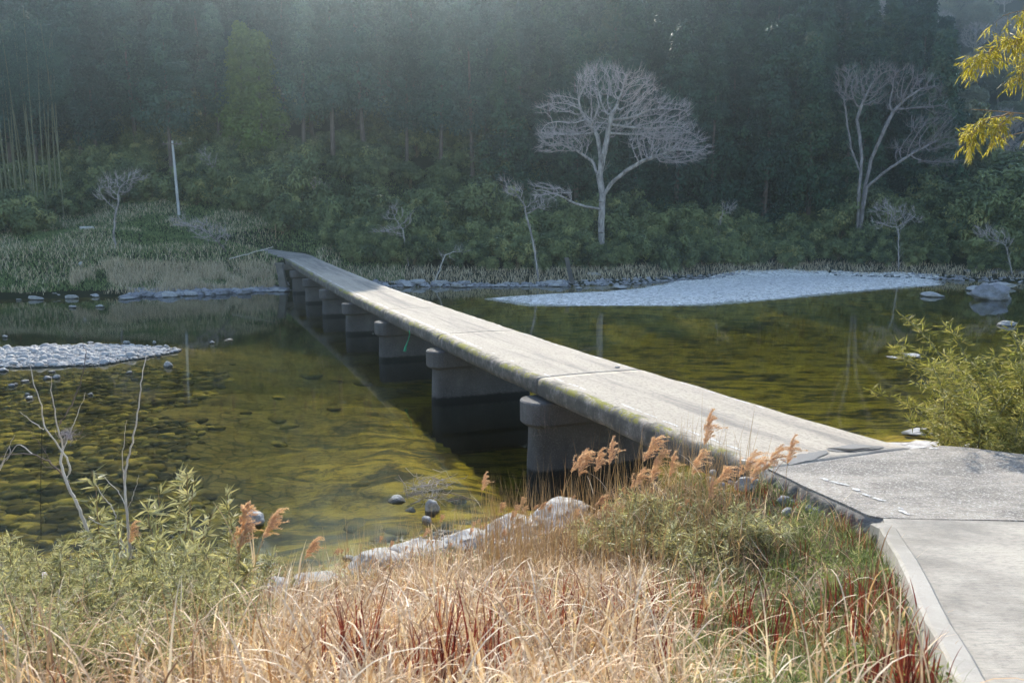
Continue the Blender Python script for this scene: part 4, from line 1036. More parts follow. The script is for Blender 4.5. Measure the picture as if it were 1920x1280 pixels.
SG = [stone_mesh(20 + i, 4, .34, 1.0, gstone_mat) for i in range(5)]
def stone(px, py, w, h, label, group=None, cat='stone', z=None, meshes=SM, Y=None, name='river_stone', dep=.8, bury=.35):
    p_ = at(px, py, 0 if z is None else z) if Y is None else g3(px, py, Y)
    m = p_[1] / 1493; sx = w * m / 2; sz = h * m / 2 * 1.15
    o = link(name, random.choice(meshes)); o.location = (p_[0], p_[1] + sx * dep * .3, (p_[2] if z is None or Y else z) + sz * (1 - 2 * bury)); o.scale = (sx, sx * dep, sz)
    o.rotation_euler = (random.uniform(-.15, .15), random.uniform(-.15, .15), random.uniform(-.5, .5)); tag(o, label, cat, group); return o
random.seed(16)
def join_stones(name, P, S, V0, F0, mat, rnd_rough=.15, kind='stuff', flat=.6):
    n = len(P); V = V0[None] * (1 + rnd_rough * R.normal(0, 1, (n, len(V0), 1)))
    a = R.uniform(0, 6.28, n); sx, sy = S * R.uniform(.8, 1.35, n), S * R.uniform(.7, 1.1, n); sz = S * flat * R.uniform(.6, 1.2, n)
    V = V * np.stack([sx, sy, sz], -1)[:, None]; ca, sa = np.cos(a)[:, None], np.sin(a)[:, None]
    V = np.stack([V[..., 0] * ca - V[..., 1] * sa, V[..., 0] * sa + V[..., 1] * ca, V[..., 2]], -1) + P[:, None]
    F = (F0[None] + (np.arange(n) * len(V0))[:, None, None]).reshape(-1, 3)
    return tag(mk(name, V.reshape(-1, 3), F, mat, None, np.repeat(R.rand(n), len(V0)), True), kind=kind)
# gravel and cobbles of the left bar
R.seed(17)
def scatter(poly, n, lo=-.0, sd_fn=None):
    P = np.array(poly); x = R.uniform(max(P[:, 0].min() - 2, -32), P[:, 0].max() + 2, n); y = R.uniform(P[:, 1].min() - 2, P[:, 1].max() + 2, n)
    s_ = poly_sd(x, y, poly); return x, y, s_
x, y, s_ = scatter(BAR_L, 15000); keep = H(x, y) > -.03; x, y = x[keep], y[keep]; sz = R.uniform(.04, .12, len(x)) * (1 + 1.0 * (R.rand(len(x)) > .95))
join_stones('gravel_bar_cobbles', np.stack([x, y, np.maximum(H(x, y), 0) + sz * .2], -1), sz, IV2, IF2, stone_mat, .07, flat=.8)
x, y, s_ = scatter(BAR_R, 16000); keep = (s_ > -.1) & (R.rand(len(x)) < np.exp(-np.maximum(s_, 0) / 3)); x, y = x[keep], y[keep]; sz = R.uniform(.05, .13, len(x))
join_stones('gravel_bar_pebbles', np.stack([x, y, np.maximum(H(x, y), 0) + .01], -1), sz, IV1, IF1, grav_mat)
# sunken cobbles
n = 16000; px = R.uniform(-60, 900, n); Y = R.uniform(13.5, 36, n); x = (px - 960) / 1493 * Y; z = H(x, Y)
w_ = .7 * fbm(x * .25, Y * .25, 5, 3) + .35 * R.rand(n) + np.interp(px, [0, 300, 450, 900], [.5, .05, -1.0, -1.6]) + np.interp(Y, [14, 20, 30], [.1, 0, .4])
keep = (w_ > 0) & (z < -.12); x, Y, z = x[keep], Y[keep], z[keep]; sz = .05 + .24 * R.rand(len(x)) ** 2.2 * np.interp(Y, [14, 36], [.9, 1.2]); sz = np.minimum(sz, -z * .8)
join_stones('sunken_cobbles', np.stack([x, Y, z + sz * .02], -1), sz, IV2, IF2, ustone_mat, .10, flat=.4)
n = 40; px = R.uniform(300, 1000, n); Y = R.uniform(13.5, 40, n); x = (px - 960) / 1493 * Y; z = H(x, Y); keep = z < -.3; x, Y, z = x[keep], Y[keep], z[keep]; sz = np.minimum(R.uniform(.15, .5, len(x)), -z * .6)
join_stones('sunken_rocks', np.stack([x, Y, z + sz * .0], -1), sz, IV2, IF2, ustone_mat, .1, flat=.3)

# single stones standing out of the river
for (px, py, w, h, lb) in ((310, 655, 14, 13, 'pale stone at the right tip of the white gravel bar'), (170, 645, 13, 8, 'pale stone on the upper edge of the white gravel bar'), (238, 645, 13, 9, 'round stone rising above the gravel bar near its right end'),
        (290, 645, 8, 8, 'small stone just behind the gravel bar tip'), (398, 644, 9, 8, 'small pale stone alone in the water right of the gravel bar'), (428, 638, 16, 4, 'flat pebble patch farthest right of the gravel bar'), (298, 668, 10, 7, 'small pale stone in front of the gravel bar tip'),
        (313, 688, 18, 15, 'pointed grey stone in the water below the gravel bar tip'), (240, 700, 14, 6, 'flat pale stone in the water below the gravel bar'), (170, 741, 10, 8, 'small round stone with a dark foot in the open water left of the bridge'), (97, 698, 14, 6, 'flat pale stone below the left part of the gravel bar'),
        (86, 711, 18, 9, 'largest of the pale stones in a short row below the gravel bar'), (104, 710, 16, 11, 'rounded pale stone at the right of a short row below the gravel bar'), (20, 725, 14, 9, 'pale stone near the left edge below the gravel bar'), (30, 722, 9, 7, 'small pale stone touching another near the left edge'),
        (55, 748, 16, 10, 'pale round stone with a second one on its shoulder in the left shallows'), (50, 742, 10, 8, 'small grey stone perched against a pale one in the left shallows'), (5, 696, 18, 10, 'pale stone cut by the left edge below the gravel bar'),
        (10, 633, 12, 6, 'pale flat stone at the left edge behind the gravel bar'), (47, 716, 16, 7, 'low grey stone left of the short row of pale stones')):
    stone(px, py, w, h, lb)
for (px, py, w, h, lb) in ((100, 558, 46, 12, 'long pale boulder in the shallows at the far left bank'), (70, 562, 34, 8, 'low white slab left of the long pale boulder at the far bank'), (136, 560, 26, 10, 'angular pale boulder right of the long one at the far left bank'),
        (179, 557, 23, 9, 'white oval boulder alone off the far left bank'), (188, 576, 16, 8, 'small white boulder nearer than the oval one off the far left bank'), (137, 577, 20, 6, 'flat low stone in the water off the far left bank'), (36, 563, 10, 4, 'small stone at the far left waterline'),
        (128, 548, 26, 12, 'grey boulder behind the long pale boulder at the far left bank')):
    stone(px, py, w, h, lb, cat='boulder', name='boulder', dep=.6)
for (px, py, w, h, lb) in ((1117, 530, 34, 26, 'grey rounded boulder by the tip of the right gravel bar'), (1160, 541, 40, 10, 'low pale slab rock between the bank and the right gravel bar'), (1232, 524, 52, 10, 'broad pale rock at the back of the right gravel bar'), (1195, 528, 26, 9, 'small pale rock at the back of the right gravel bar'),
        (1085, 542, 14, 6, 'small stone at the water right of the leaning post')):
    stone(px, py, w, h, lb, cat='rock', name='rock', dep=.6)
stone(1753, 556, 46, 14, 'flat white rock alone in the water at the end of the right gravel bar', cat='rock', name='rock')
o = stone(1862, 562, 74, 46, 'large faceted grey boulder standing in the river at the right', cat='boulder', name='boulder', meshes=[stone_mesh(77, 4, .32, 1.0, gstone_mat)], dep=.7)
stone(1828, 545, 38, 14, 'pale flat rock leaning on the left of the large river boulder', cat='rock', name='rock'); stone(1880, 540, 50, 14, 'pale ledge behind the large river boulder', cat='rock', name='rock')
for (px, py, w, h, lb) in ((1684, 672, 40, 5, 'low pale rock just breaking the surface right of the bridge'), (1712, 669, 46, 10, 'wider pale rock breaking the surface right of the bridge'), (1890, 611, 34, 13, 'smooth pale rock at the right edge behind the yellow bamboo'),
        (1720, 815, 70, 14, 'flat whitish shore rock beyond the right road edge'), (1790, 826, 60, 10, 'second flat whitish shore rock nearer the bamboo'), (482, 984, 44, 34, 'white topped stone with a black wet foot in the near shallows'),
        (744, 940, 32, 16, 'white speckled stone in the near water left of the driftwood'), (812, 962, 30, 36, 'whitish rock right under the driftwood tangle'), (803, 982, 24, 20, 'lower whitish rock below the driftwood tangle'), (770, 958, 20, 8, 'small pale stone below the driftwood'),
        (228, 1048, 22, 22, 'round white stone seen through the willow leaves'), (655, 1050, 26, 12, 'small pale stone at the near waterline'), (560, 1107, 50, 14, 'pale stone at the near waterline left of the dry grass')):
    stone(px, py, w, h, lb, cat='rock', name='rock')
# stone rows along the far waterline
random.seed(18); R.seed(18)
for i in range(96):
    if i < 40: px = random.uniform(230, 530)
    elif i < 84: px = random.uniform(600, 1060)
    else: px = random.uniform(1760, 1925)
    x0 = (px - 960) / 1493 * 76; Yb = float(np.interp(x0, FX, FY)) + random.uniform(-.7, 1.4)
    g = g3(px, 540, Yb); w = random.uniform(.25, .75)
    o = link('bank_stone', random.choice(SG + SM)); o.location = (g[0], g[1], max(g[2], 0) + w * .1); o.scale = (w * random.uniform(.8, 1.5), w * .8, w * random.uniform(.35, .65)); o.rotation_euler = (0, 0, random.uniform(0, 6.28))
    where = 'left of the far bridge end' if px < 560 else 'between the bridge and the leaning post' if px < 1100 else 'at the right end of the far bank'
    tag(o, f'grey angular stone at the far waterline {where}', 'stone', f'stones at the far waterline {where}')
def rubble(name, n, xr, gr, s0, s1, mat, z0=None):
    px = R.uniform(*xr, n); Y0 = R.uniform(66, 100, n); x = (px - 960) / 1493 * Y0; g_ = gF(x, Y0); keep = (g_ > gr[0]) & (g_ < gr[1]) & (poly_sd(x, Y0, BAR_R) < 0); x, Y0 = x[keep], Y0[keep]; sz = R.uniform(s0, s1, len(x))
    join_stones(name, np.stack([x, Y0, np.maximum(H(x, Y0), 0) + sz * .15], -1), sz, IV1, IF1, mat, .18)
rubble('far_bank_rubble', 9000, (240, 540), (-.9, 2.0), .08, .28, gstone_mat); rubble('far_bank_rubble', 9000, (590, 1130), (-.4, 1.2), .08, .3, gstone_mat); rubble('far_bank_rubble', 9000, (1120, 1960), (-.8, 1.4), .08, .28, gstone_mat)
# outcrops and pebbles of the near shore
for (px, py, Y, w, h, lb) in ((1040, 990, 15.6, 150, 50, 'large flat pale rock at the near shore behind the reeds'), (1085, 950, 16.8, 70, 30, 'pale rock at the water below the first pier'), (950, 1010, 14.9, 130, 44, 'broad pale rock left of the large flat one at the near shore'),
        (870, 1040, 14.2, 112, 40, 'low whitish outcrop among thin dry reeds'), (790, 1070, 13.6, 137, 42, 'pale outcrop at the near waterline below the driftwood'), (700, 1110, 12.9, 125, 44, 'pale flat rock half hidden by dry grass'), (600, 1140, 12.5, 110, 28, 'pale outcrop left of the dry grass at the shore'),
        (520, 1160, 12.3, 100, 34, 'grey white outcrop right of the willow thicket'), (470, 1120, 12.8, 60, 20, 'flat grey rock at the waterline by the willow'), (1165, 1010, 14.8, 60, 40, 'dark shaded rock between the reeds and the bridge end'), (1185, 985, 15.6, 44, 26, 'dark grey rock under the bridge end behind the reeds'),
        (1260, 985, 13.0, 44, 26, 'pale boulder beside the bridge abutment'), (1400, 950, 11.4, 50, 30, 'grey rock at the foot of the bridge abutment'), (1530, 935, 10.3, 22, 14, 'small round dark stone lodged at the road edge'), (1520, 930, 10.4, 18, 18, 'black round stone on the rough road edge')):
    stone(px, py, w, h, lb, cat='rock', name='rock', Y=Y, meshes=SM, dep=.9, bury=.22)
R.seed(19); n = 9000; px = R.uniform(380, 1330, n); Y = R.uniform(12, 19, n); x = (px - 960) / 1493 * Y; z = H(x, Y); keep = (z > -.1) & (z < .7); x, Y, z = x[keep], Y[keep], z[keep]
join_stones('shore_pebbles', np.stack([x, Y, z + .01], -1), R.uniform(.02, .09, len(x)), IV1, IF1, stone_mat, .18)
n = 110; s_b = R.uniform(7.4, 10.2, n); l_b = R.uniform(7.2, 7.95, n); x = s_b * U[0] + l_b * N[0]; Y = s_b * U[1] + l_b * N[1]; z = R.uniform(1.3, 2.55, n)
join_stones('road_edge_rubble', np.stack([x + (2.5 - z) * -.18, Y + (2.5 - z) * -.1, z], -1), R.uniform(.03, .10, n), IV2, IF2, gstone_mat, .12, flat=.8)

# ------------------------------------------------------------------ near bank grass
R.seed(20)
def near_pts(n, pr, yr, dens=None, zr=(.02, 9)):
    Y = np.sqrt(R.uniform(yr[0] ** 2, yr[1] ** 2, n)); px = R.uniform(pr[0], pr[1], n); x = (px - 960) / 1493 * Y
    kx = np.interp(Y, [p[1] for p in KL[::-1]] + [11.2, 12.6], [p[0] for p in KL[::-1]] + [4.0, 3.3])
    keep = (x < kx - .06); s_, l_ = x * U[0] + Y * U[1], x * N[0] + Y * N[1]; keep &= ~((s_ > 9.3) & (l_ > 7.7)) & ~((s_ > 7) & (l_ > 7.7))
    x, Y, px = x[keep], Y[keep], px[keep]; z = H(x, Y); keep = (z > zr[0]) & (z < zr[1]); x, Y, px, z = x[keep], Y[keep], px[keep], z[keep]
    if dens is not None: keep = R.rand(len(x)) < dens(x, Y, px, z); x, Y, px, z = x[keep], Y[keep], px[keep], z[keep]
    return x, Y, px, z
def grass(name, n, pr, yr, mat, l0, l1, w, dens, th=(0, .5), bend=(.2, 1.6), seg=4, zr=(.02, 9), clump=0, hs=None, twist=.9, kx=0):
    x, Y, px, z = near_pts(n, pr, yr, dens, zr)
    if clump:
        rep = clump; x, Y, z, px = (np.repeat(a, rep) for a in (x, Y, z, px)); x = x + R.normal(0, .045, len(x)); Y = Y + R.normal(0, .045, len(Y))
    m = len(x); ln = R.uniform(l0, l1, m)
    if hs is not None: ln = ln * hs(x, Y, px, z)
    base = fbm(x * .8, Y * .8, 3, 3) * .25
    V, F, A = blades(np.stack([x, Y, z - .03], -1), R.uniform(0, 6.28, m), ln, w * R.uniform(.5, 1.3, m), R.uniform(*th, m), R.uniform(*bend, m), np.clip(R.rand(m) * .9 + base, 0, 1), seg, twist)
    return tag(mk(name, V, F, mat, None, A), kind='stuff')
greenzone = lambda px, Y: sstep(1180, 1420, px + 60 * fbm(px * .01, Y, 0, 2)) * sstep(13.5, 12, Y)
shrubzone = lambda px, Y: sstep(520, 400, px) * sstep(5.0, 6.0, Y)
nearshore = lambda Y, z: sstep(.75, 1.9, z)
def d_straw(x, Y, px, z): return (1 - .90 * greenzone(px, Y)) * (1 - .85 * shrubzone(px, Y)) * (.06 + .94 * nearshore(Y, z)) * np.clip(.75 + .5 * fbm(x * .9, Y * .9, 2, 3), .2, 1)
grass('dry_grass', 26000, (-200, 1900), (3.6, 17), M['straw'], .26, .70, .015, d_straw, (0, .95), (.3, 2.6), 5, clump=2)
grass('dry_grass_fine', 40000, (150, 1900), (3.6, 16.5), M['straw'], .18, .5, .007, d_straw, (0, .9), (.2, 2.0), 3)
grass('fallen_dry_grass', 34000, (-200, 1800), (3.6, 15), M['straw'], .22, .65, .014, lambda x, Y, px, z: .8 * (1 - .75 * greenzone(px, Y)) * (1 - .5 * shrubzone(px, Y)) * nearshore(Y, z), (.85, 1.6), (-.5, .7), 4)
grass('tall_dry_stalks', 900, (900, 1440), (9, 13), M['reed_stem'], .9, 1.6, .009, lambda x, Y, px, z: .9 + 0 * x, (0, .22), (0, .5), 4)
grass('thin_dry_reed_stalks', 2600, (500, 1420), (10, 16.5), M['reed_stem'], .5, 1.15, .009, lambda x, Y, px, z: .8 * np.clip(.4 + fbm(x * 1.2, Y * 1.2, 7, 2), .0, 1), (0, .25), (0, .5), 3)
grass('green_weeds', 46000, (1080, 1900), (3.6, 13), M['green_grass'], .10, .34, .010, lambda x, Y, px, z: greenzone(px, Y) * np.clip(.75 + .8 * fbm(x * 1.2, Y * 1.2, 9, 3), 0, 1), (0, .9), (.2, 1.8), 3)
grass('straw_in_thicket', 6000, (-150, 560), (4.2, 10.5), M['straw'], .35, .95, .010, lambda x, Y, px, z: .6 + 0 * x, (0, .8), (.2, 1.6), 4)
grass('green_weeds_in_straw', 9000, (420, 1500), (3.6, 12), M['green_grass'], .12, .40, .010, lambda x, Y, px, z: np.clip(-.15 + 1.0 * fbm(x * .7 + 4, Y * .7, 12, 3), 0, 1), (0, .8), (.2, 1.6), 3)
grass('red_grass', 1100, (-50, 1900), (3.8, 8.0), M['red_grass'], .25, .62, .015, lambda x, Y, px, z: np.clip(fbm(x * .9 + 2, Y * .9, 15, 3) * 1.4 - .1 + .7 * np.exp(-((px - 800) / 260) ** 2) * sstep(6.2, 5, Y), 0, 1) * (1 - shrubzone(px, Y)), (0, .35), (.0, .9), 5, clump=4)
grass('red_weeds', 800, (1250, 1760), (6, 12), M['red_grass'], .12, .35, .012, lambda x, Y, px, z: np.clip(fbm(x * 1.1 + 7, Y * 1.1, 17, 3) * 1.5 + .1, 0, 1), (0, .4), (0, 1.0), 4, clump=3)
# leafy low weeds on the right (small broad leaves)
x, Y, px, z = near_pts(26000, (1150, 1900), (3.6, 12.5), lambda x, Y, px, z: greenzone(px, Y) * np.clip(.3 + 1.1 * fbm(x * 1.6, Y * 1.6, 21, 3), 0, 1)); m = len(x)
V, F, A = leaves(np.stack([x, Y, z + R.uniform(0, .16, m)], -1), sphere_dirs(m, .5), R.uniform(.03, .08, m), R.uniform(.012, .03, m), R.rand(m), .8); tag(mk('leafy_weeds', V, F, M['green_grass'], None, A), kind='stuff')
# bigger arching straw leaves close to the camera
x, Y, px, z = near_pts(1800, (-100, 1850), (3.7, 7.5), lambda x, Y, px, z: .6 * (1 - .7 * greenzone(px, Y))); m = len(x)
V, F, A = blades(np.stack([x, Y, z], -1), R.uniform(0, 6.28, m), R.uniform(.5, 1.0, m), np.full(m, .018), R.uniform(0, .5, m), R.uniform(.8, 2.6, m), R.rand(m), 7, .6); tag(mk('arching_straw', V, F, M['straw'], None, A), kind='stuff')

# red grass tufts that stand out singly
def tuft(px, py, Y, n, h, lab, mat='red_grass', spread=.07, w=.018, name='red_grass_tuft', z=None):
    g = g3(px, py, Y); root = tuple(g) ; P = np.zeros((n, 3)); P[:, :2] = R.normal(0, spread, (n, 2))
    V, F, A = blades(P, R.uniform(0, 6.28, n), R.uniform(.5, 1, n) * h, np.full(n, w) * R.uniform(.6, 1.2, n), R.uniform(0, .3, n), R.uniform(0, .7, n), R.rand(n), 6, .8)
    o = mk(name, V, F, M[mat], None, A, loc=root); return tag(o, lab, 'grass tuft')
R.seed(23)
tuft(670, 1275, 5.35, 36, 0.90, 'dark red blade tuft at the bottom left of the dry grass'); tuft(835, 1280, 5.25, 30, 0.96, 'tallest dark red blade tuft in the middle of the bottom edge'); tuft(940, 1270, 5.35, 19, 0.72, 'thin dark red tuft right of the tallest one'); tuft(770, 1285, 5.15, 25, 0.61, 'short reddish tuft between the two tall red ones')
tuft(620, 1280, 5.45, 25, 0.72, 'dark red tuft nearest the willow thicket at the bottom edge'); tuft(700, 1280, 5.75, 22, 0.72, 'slender dark red tuft behind the bottom left one'); tuft(885, 1280, 5.45, 22, 0.80, 'purple red tuft between the tallest and the thin one'); tuft(905, 1280, 5.8, 18, 0.45, 'short dark red tuft further up behind the tallest one'); tuft(1230, 1280, 5.45, 19, 0.58, 'orange red tuft right of the middle of the bottom edge'); tuft(1725, 1280, 4.95, 16, .5, 'orange red blades overlapping the lower kerb'); tuft(1690, 1300, 4.95, 26, .66, 'red orange blade tuft leaning over the kerb at the bottom right'); tuft(1640, 1285, 5.0, 20, .55, 'red tuft just left of the one at the kerb'); tuft(1010, 1160, 7.0, 18, .55, 'slim dark red stalks in the middle of the dry grass'); tuft(1300, 1100, 7.7, 18, .5, 'dark red stalks right of the middle of the dry grass')
tuft(1575, 960, 9.6, 50, .34, 'rusty red brushy tuft at the road edge beside the bridge end', spread=.1, w=.008); tuft(1565, 1110, 7.6, 22, .5, 'bright green blade tuft among the weeds left of the kerb', 'green_grass', .06, .02, 'green_grass_tuft')
tuft(1610, 1000, 9.0, 40, .22, 'low rusty tuft where the kerb begins', spread=.12, w=.007); tuft(1470, 1020, 9.0, 16, .34, 'green yellow blade tuft below the bridge abutment', 'green_grass', .08, .012, 'green_grass_tuft')

# ------------------------------------------------------------------ reeds with plumes
def reed_proto(seed, h, pl, lean, bend):
    R.seed(seed); root = empty('plumed_reed')
    t = np.linspace(0, 1, 12); P = np.stack([lean * t + bend * t ** 3, 0 * t, h * (t - .06 * bend * t ** 4)], -1)
    V, F = path_tube(P, np.linspace(.0055, .0028, 12), 5); mk('stem', V, F, M['reed_stem'], root, rnd=np.full(len(V), .5), smooth=True)
    end = P[-1]; dr = (P[-1] - P[-3]); dr /= np.linalg.norm(dr); lv = []
    for i in range(24):
        u_ = (i / 24) ** 1.1 * .78; a = R.uniform(0, 6.28); sd_ = np.array([math.cos(a) + .7, math.sin(a), 0.]); sd_ /= np.linalg.norm(sd_)
        s0_ = end - dr * pl * .15 + dr * u_ * pl + np.array([bend * .5 + .05, 0, -.12]) * u_ ** 2 * pl
        ln = pl * (.62 - .28 * u_) * R.uniform(.65, 1.15) * (.6 + .4 * min(1, i / 5)); k_ = 60; tt = R.uniform(.05, 1, (k_, 1))
        ax = dr * .95 + sd_ * R.uniform(.22, .6); c = s0_ + ax * ln * tt + np.array([.25, 0, -.55]) * ln * tt ** 2.4 * R.uniform(.5, 1.1)
        D = ax + np.array([.3, 0, -.8]) * tt + R.normal(0, .38, (k_, 3)); lv.append(leaves(c, D, R.uniform(.018, .042, k_) * pl / .38, R.uniform(.004, .008, k_), np.clip(R.rand(k_) * .7 + .3 * R.rand(), 0, 1)))
    V, F, A = join(lv); mk('plume', V, F, M['plume'], root, A)
    m = 4; zz = R.uniform(.25, .8, m); C = np.stack([np.interp(zz, t, P[:, 0]), 0 * zz, np.interp(zz, t, P[:, 2])], -1)
    V, F, A = blades(C, R.uniform(0, 6.28, m), R.uniform(.25, .5, m), np.full(m, .013), R.uniform(.3, .7, m), R.uniform(.6, 1.6, m), R.rand(m), 6, .3); mk('leaves', V, F, M['straw'], root, A)
    return Proto(root), h
RP = [reed_proto(800, 1.9, .52, .08, .12), reed_proto(801, 1.9, .46, .03, .05), reed_proto(802, 1.9, .54, .18, .22), reed_proto(803, 1.9, .46, -.02, .3)]
RS = [reed_proto(810, 1.0, .22, .05, .08), reed_proto(811, 1.0, .15, .02, .03), reed_proto(812, 1.0, .19, .08, .18)]
RL = [reed_proto(820 + i, .9, .30, .02 + .02 * i, .03 + .04 * i) for i in range(3)]
R.seed(24); random.seed(24)
def reed(px, py, Y, kind, label, rz=None, set_=None, group=None):
    pr, h = (set_ or RP)[kind]; t = on(px, py, Y); gx_, gy_ = t[0] - .1, Y
    gz_ = gz1(gx_, gy_); s = max(.3, (t[2] - gz_) / (h * 1.12)); rz = random.uniform(-.5, .5) if rz is None else rz
    pr.put((t[0] - .12 * s * math.cos(rz), Y - .12 * s * math.sin(rz), gz_ - .03), rz, s, label, group)
for a in ((1330, 785, 9.6, 1, 'tallest reed plume standing upright against the pale bridge deck'), (1485, 828, 9.0, 1, 'single small plume reed against the deck near the repair patch', 0), (1190, 822, 10.2, 3, 'bushy reed plume drooping right before the first pier cap'), (1215, 850, 10.2, 0, 'reed plume just right of the bushy drooping one'),
          (1148, 832, 10.6, 1, 'upright pointed reed plume before the first pier'), (1122, 850, 10.8, 1, 'slim short reed plume between two larger plumes before the first pier'), (1078, 858, 10.9, 0, 'fluffy reed plume left of centre before the first pier', .2), (1045, 850, 11.0, 2, 'leftmost tall reed plume leaning right beside the first pier nose', .1),
          (1160, 885, 10.5, 2, 'low full reed plume under the pointed one'), (1290, 850, 9.9, 0, 'reed plume below the bridge edge left of the tallest reed'), (1262, 858, 10.1, 1, 'narrow reed plume against the dark underside of the bridge'), (1325, 868, 9.6, 3, 'wide reed plume directly under the tallest one'), (1360, 855, 9.4, 2, 'leaning reed plume right of the tallest reed'),
          (1400, 842, 9.3, 2, 'feathery reed plume bent far right over the bridge edge', 0), (1402, 868, 9.2, 0, 'lower reed plume beside the bent feathery one'), (908, 893, 11.4, 1, 'lone upright reed plume above the water in the centre'), (1225, 875, 10.4, 1, 'half hidden reed plume right of the fluffy group'), (1335, 905, 9.5, 1, 'short reed plume low in front of the bridge edge'),
          (425, 1000, 8.8, 0, 'brown plume half behind the willow leaves'), (245, 985, 8.6, 1, 'small brown plume beside the white bare stem')):
    reed(*a[:5], rz=a[5] if len(a) > 5 else None)
for a in ((468, 1000, 8.2, 0, 'large ragged tan plume beside the willow thicket'), (484, 1012, 8.1, 2, 'second large ragged plume beside the willow thicket'), (452, 1030, 8.0, 1, 'lowest of the three ragged plumes beside the willow thicket'), (565, 1045, 8.3, 2, 'drooping plume on a hooked stem right of the willow')):
    reed(*a, set_=[(p_[0], .75) for p_ in RL])
for i in range(74):
    px = random.choice([random.uniform(560, 1010), random.uniform(930, 1400)]); py = float(np.interp(px, [560, 700, 850, 1000, 1200, 1400], [1040, 1010, 965, 935, 905, 900])) + random.uniform(-10, 50)
    wh = 'left of the driftwood' if px < 760 else 'below the lone upright plume' if px < 1000 else 'under the tall plumes'
    reed(px, py, random.uniform(10.6, 12.6), random.randrange(3), f'short thin reed with a small tan plume {wh}', None, RS, f'short reeds {wh}')

# ------------------------------------------------------------------ leafy shrubs
def leafy_stems(name, n, spread, h0, h1, mat, seed, Lf=(.07, .13), W=(.012, .022), lpn=34, lean=.35, up=.4, start=.2, stem_mat='brown_stem', droop=0., dirbias=(0, 0), thick=.006):
    R.seed(seed); root = empty(name); sp, lv = [], []
    for i in range(n):
        b = np.array([*R.normal(0, spread, 2), 0.]); h = R.uniform(h0, h1); a = R.uniform(0, 6.28)
        v = np.array([math.cos(a) * lean * R.rand() + dirbias[0] + b[0] * .25, math.sin(a) * lean * R.rand() + dirbias[1] + b[1] * .25, 1.]); t = np.linspace(0, 1, 9)
        P = b + v * h * t[:, None]; P[:, 2] -= droop * h * t ** 2.5 * .5; P[:, :2] += droop * h * (t[:, None] ** 2) * v[:2] * .8 + R.normal(0, .01, (9, 2))
        V, F = path_tube(P, np.linspace(thick, thick * .3, 9), 4); sp.append((V, F, np.zeros(len(V))))
        nt = int(lpn * R.uniform(.7, 1.3)); tt = R.uniform(start, 1, nt) ** .8; c = np.stack([np.interp(tt, t, P[:, j]) for j in range(3)], -1)
        off = sphere_dirs(nt, 0) * R.uniform(.01, .13 * h, (nt, 1)); off[:, 2] = abs(off[:, 2]) * .6; c = c + off * (1.1 - tt[:, None])
        for rep in range(3):
            d = off / .05 + sphere_dirs(nt, up) ; lv.append(leaves(c, d + np.array([[0, 0, -droop * .8]]), R.uniform(*Lf, nt), R.uniform(*W, nt), np.clip(R.rand(nt) * .9 + .1 * R.rand(), 0, 1)))
    V, F, _ = join(sp); mk('stems', V, F, M[stem_mat], root)
    V, F, A = join(lv); tag(mk('foliage', V, F, mat, root, A), kind='stuff'); return Proto(root)
W = [leafy_stems('willow_shrub', 12, .26, .55, 1.2, M['willow_leaf'], 900 + i, lean=.55, lpn=(30, 34, 24, 30)[i], thick=.007) for i in range(4)]
random.seed(25)
wl = [('tallest willow shrub, peaking above the water right of the bare stems', 300, 1000, 8.6, 1.75), ('willow shrub at the right edge of the thicket by the ragged plumes', 390, 1050, 8.3, 1.35), ('willow shrub below the peak of the thicket', 330, 1080, 7.8, 1.25), ('willow shrub right of the white bare stems', 250, 1060, 8.3, 1.3), ('willow shrub at the left edge against the water', 30, 1060, 9.6, 1.15), ('willow shrub between the left edge and the white bare sapling', 110, 1060, 9.4, 1.15), ('low willow shrub at the foot of the white bare sapling', 180, 1060, 9.2, 1.0)]
for lb, px, py, Y, s in wl: g = g3(px, py, Y); random.choice(W).put(g, random.uniform(0, 6.28), s, lb)
for i in range(84):
    Y = random.uniform(4.7, 11.5); px = random.uniform(-80, float(np.interp(Y, [4.7, 6, 8.3, 11.5], [360, 450, 430, 330]))); g = g3(px, 1100, Y); s = random.uniform(.75, 1.05) * float(np.interp(Y, [4.7, 8.3, 11.5], [.55, .95, .8]))
    wh = 'at the left edge' if px < 130 else 'in the middle of the thicket' if px < 290 else 'toward the dry grass'; dp = 'front' if Y < 6.2 else 'back'
    random.choice(W).put(g, random.uniform(0, 6.28), s, f'pale green narrow-leaved willow shrub {wh}, {dp} of the thicket', f'willow shrubs {wh}, {dp}')
BB = [leafy_stems('bamboo_grass', 12, .18, .4, .8, M['willow_leaf'], 920 + i, (.12, .22), (.014, .024), 14, .7, .2, .2, droop=.5) for i in range(2)]
for i, (px, Y) in enumerate(((1190, 10.8), (1230, 10.6), (1280, 10.5), (1320, 10.2), (1255, 11.2), (1360, 10.2), (1300, 9.8), (1400, 10.0), (1170, 11.3), (1340, 9.4), (1210, 11.6), (1440, 9.7), (1110, 11.4))):
    g = g3(px, 950, Y); BB[i % 2].put(g, random.uniform(0, 6.28), random.uniform(.8, 1.15), 'pale green bamboo grass clump under the reed plumes before the bridge end', 'bamboo grass clumps before the bridge end')
BR = [leafy_stems('bamboo_bush', 26, .30, 1.3, 2.7, M['bamboo_leaf'], 940 + i, (.08, .16), (.012, .020), 85, .75, .0, .15, 'culm', .55, (0, 0), .009) for i in range(2)]
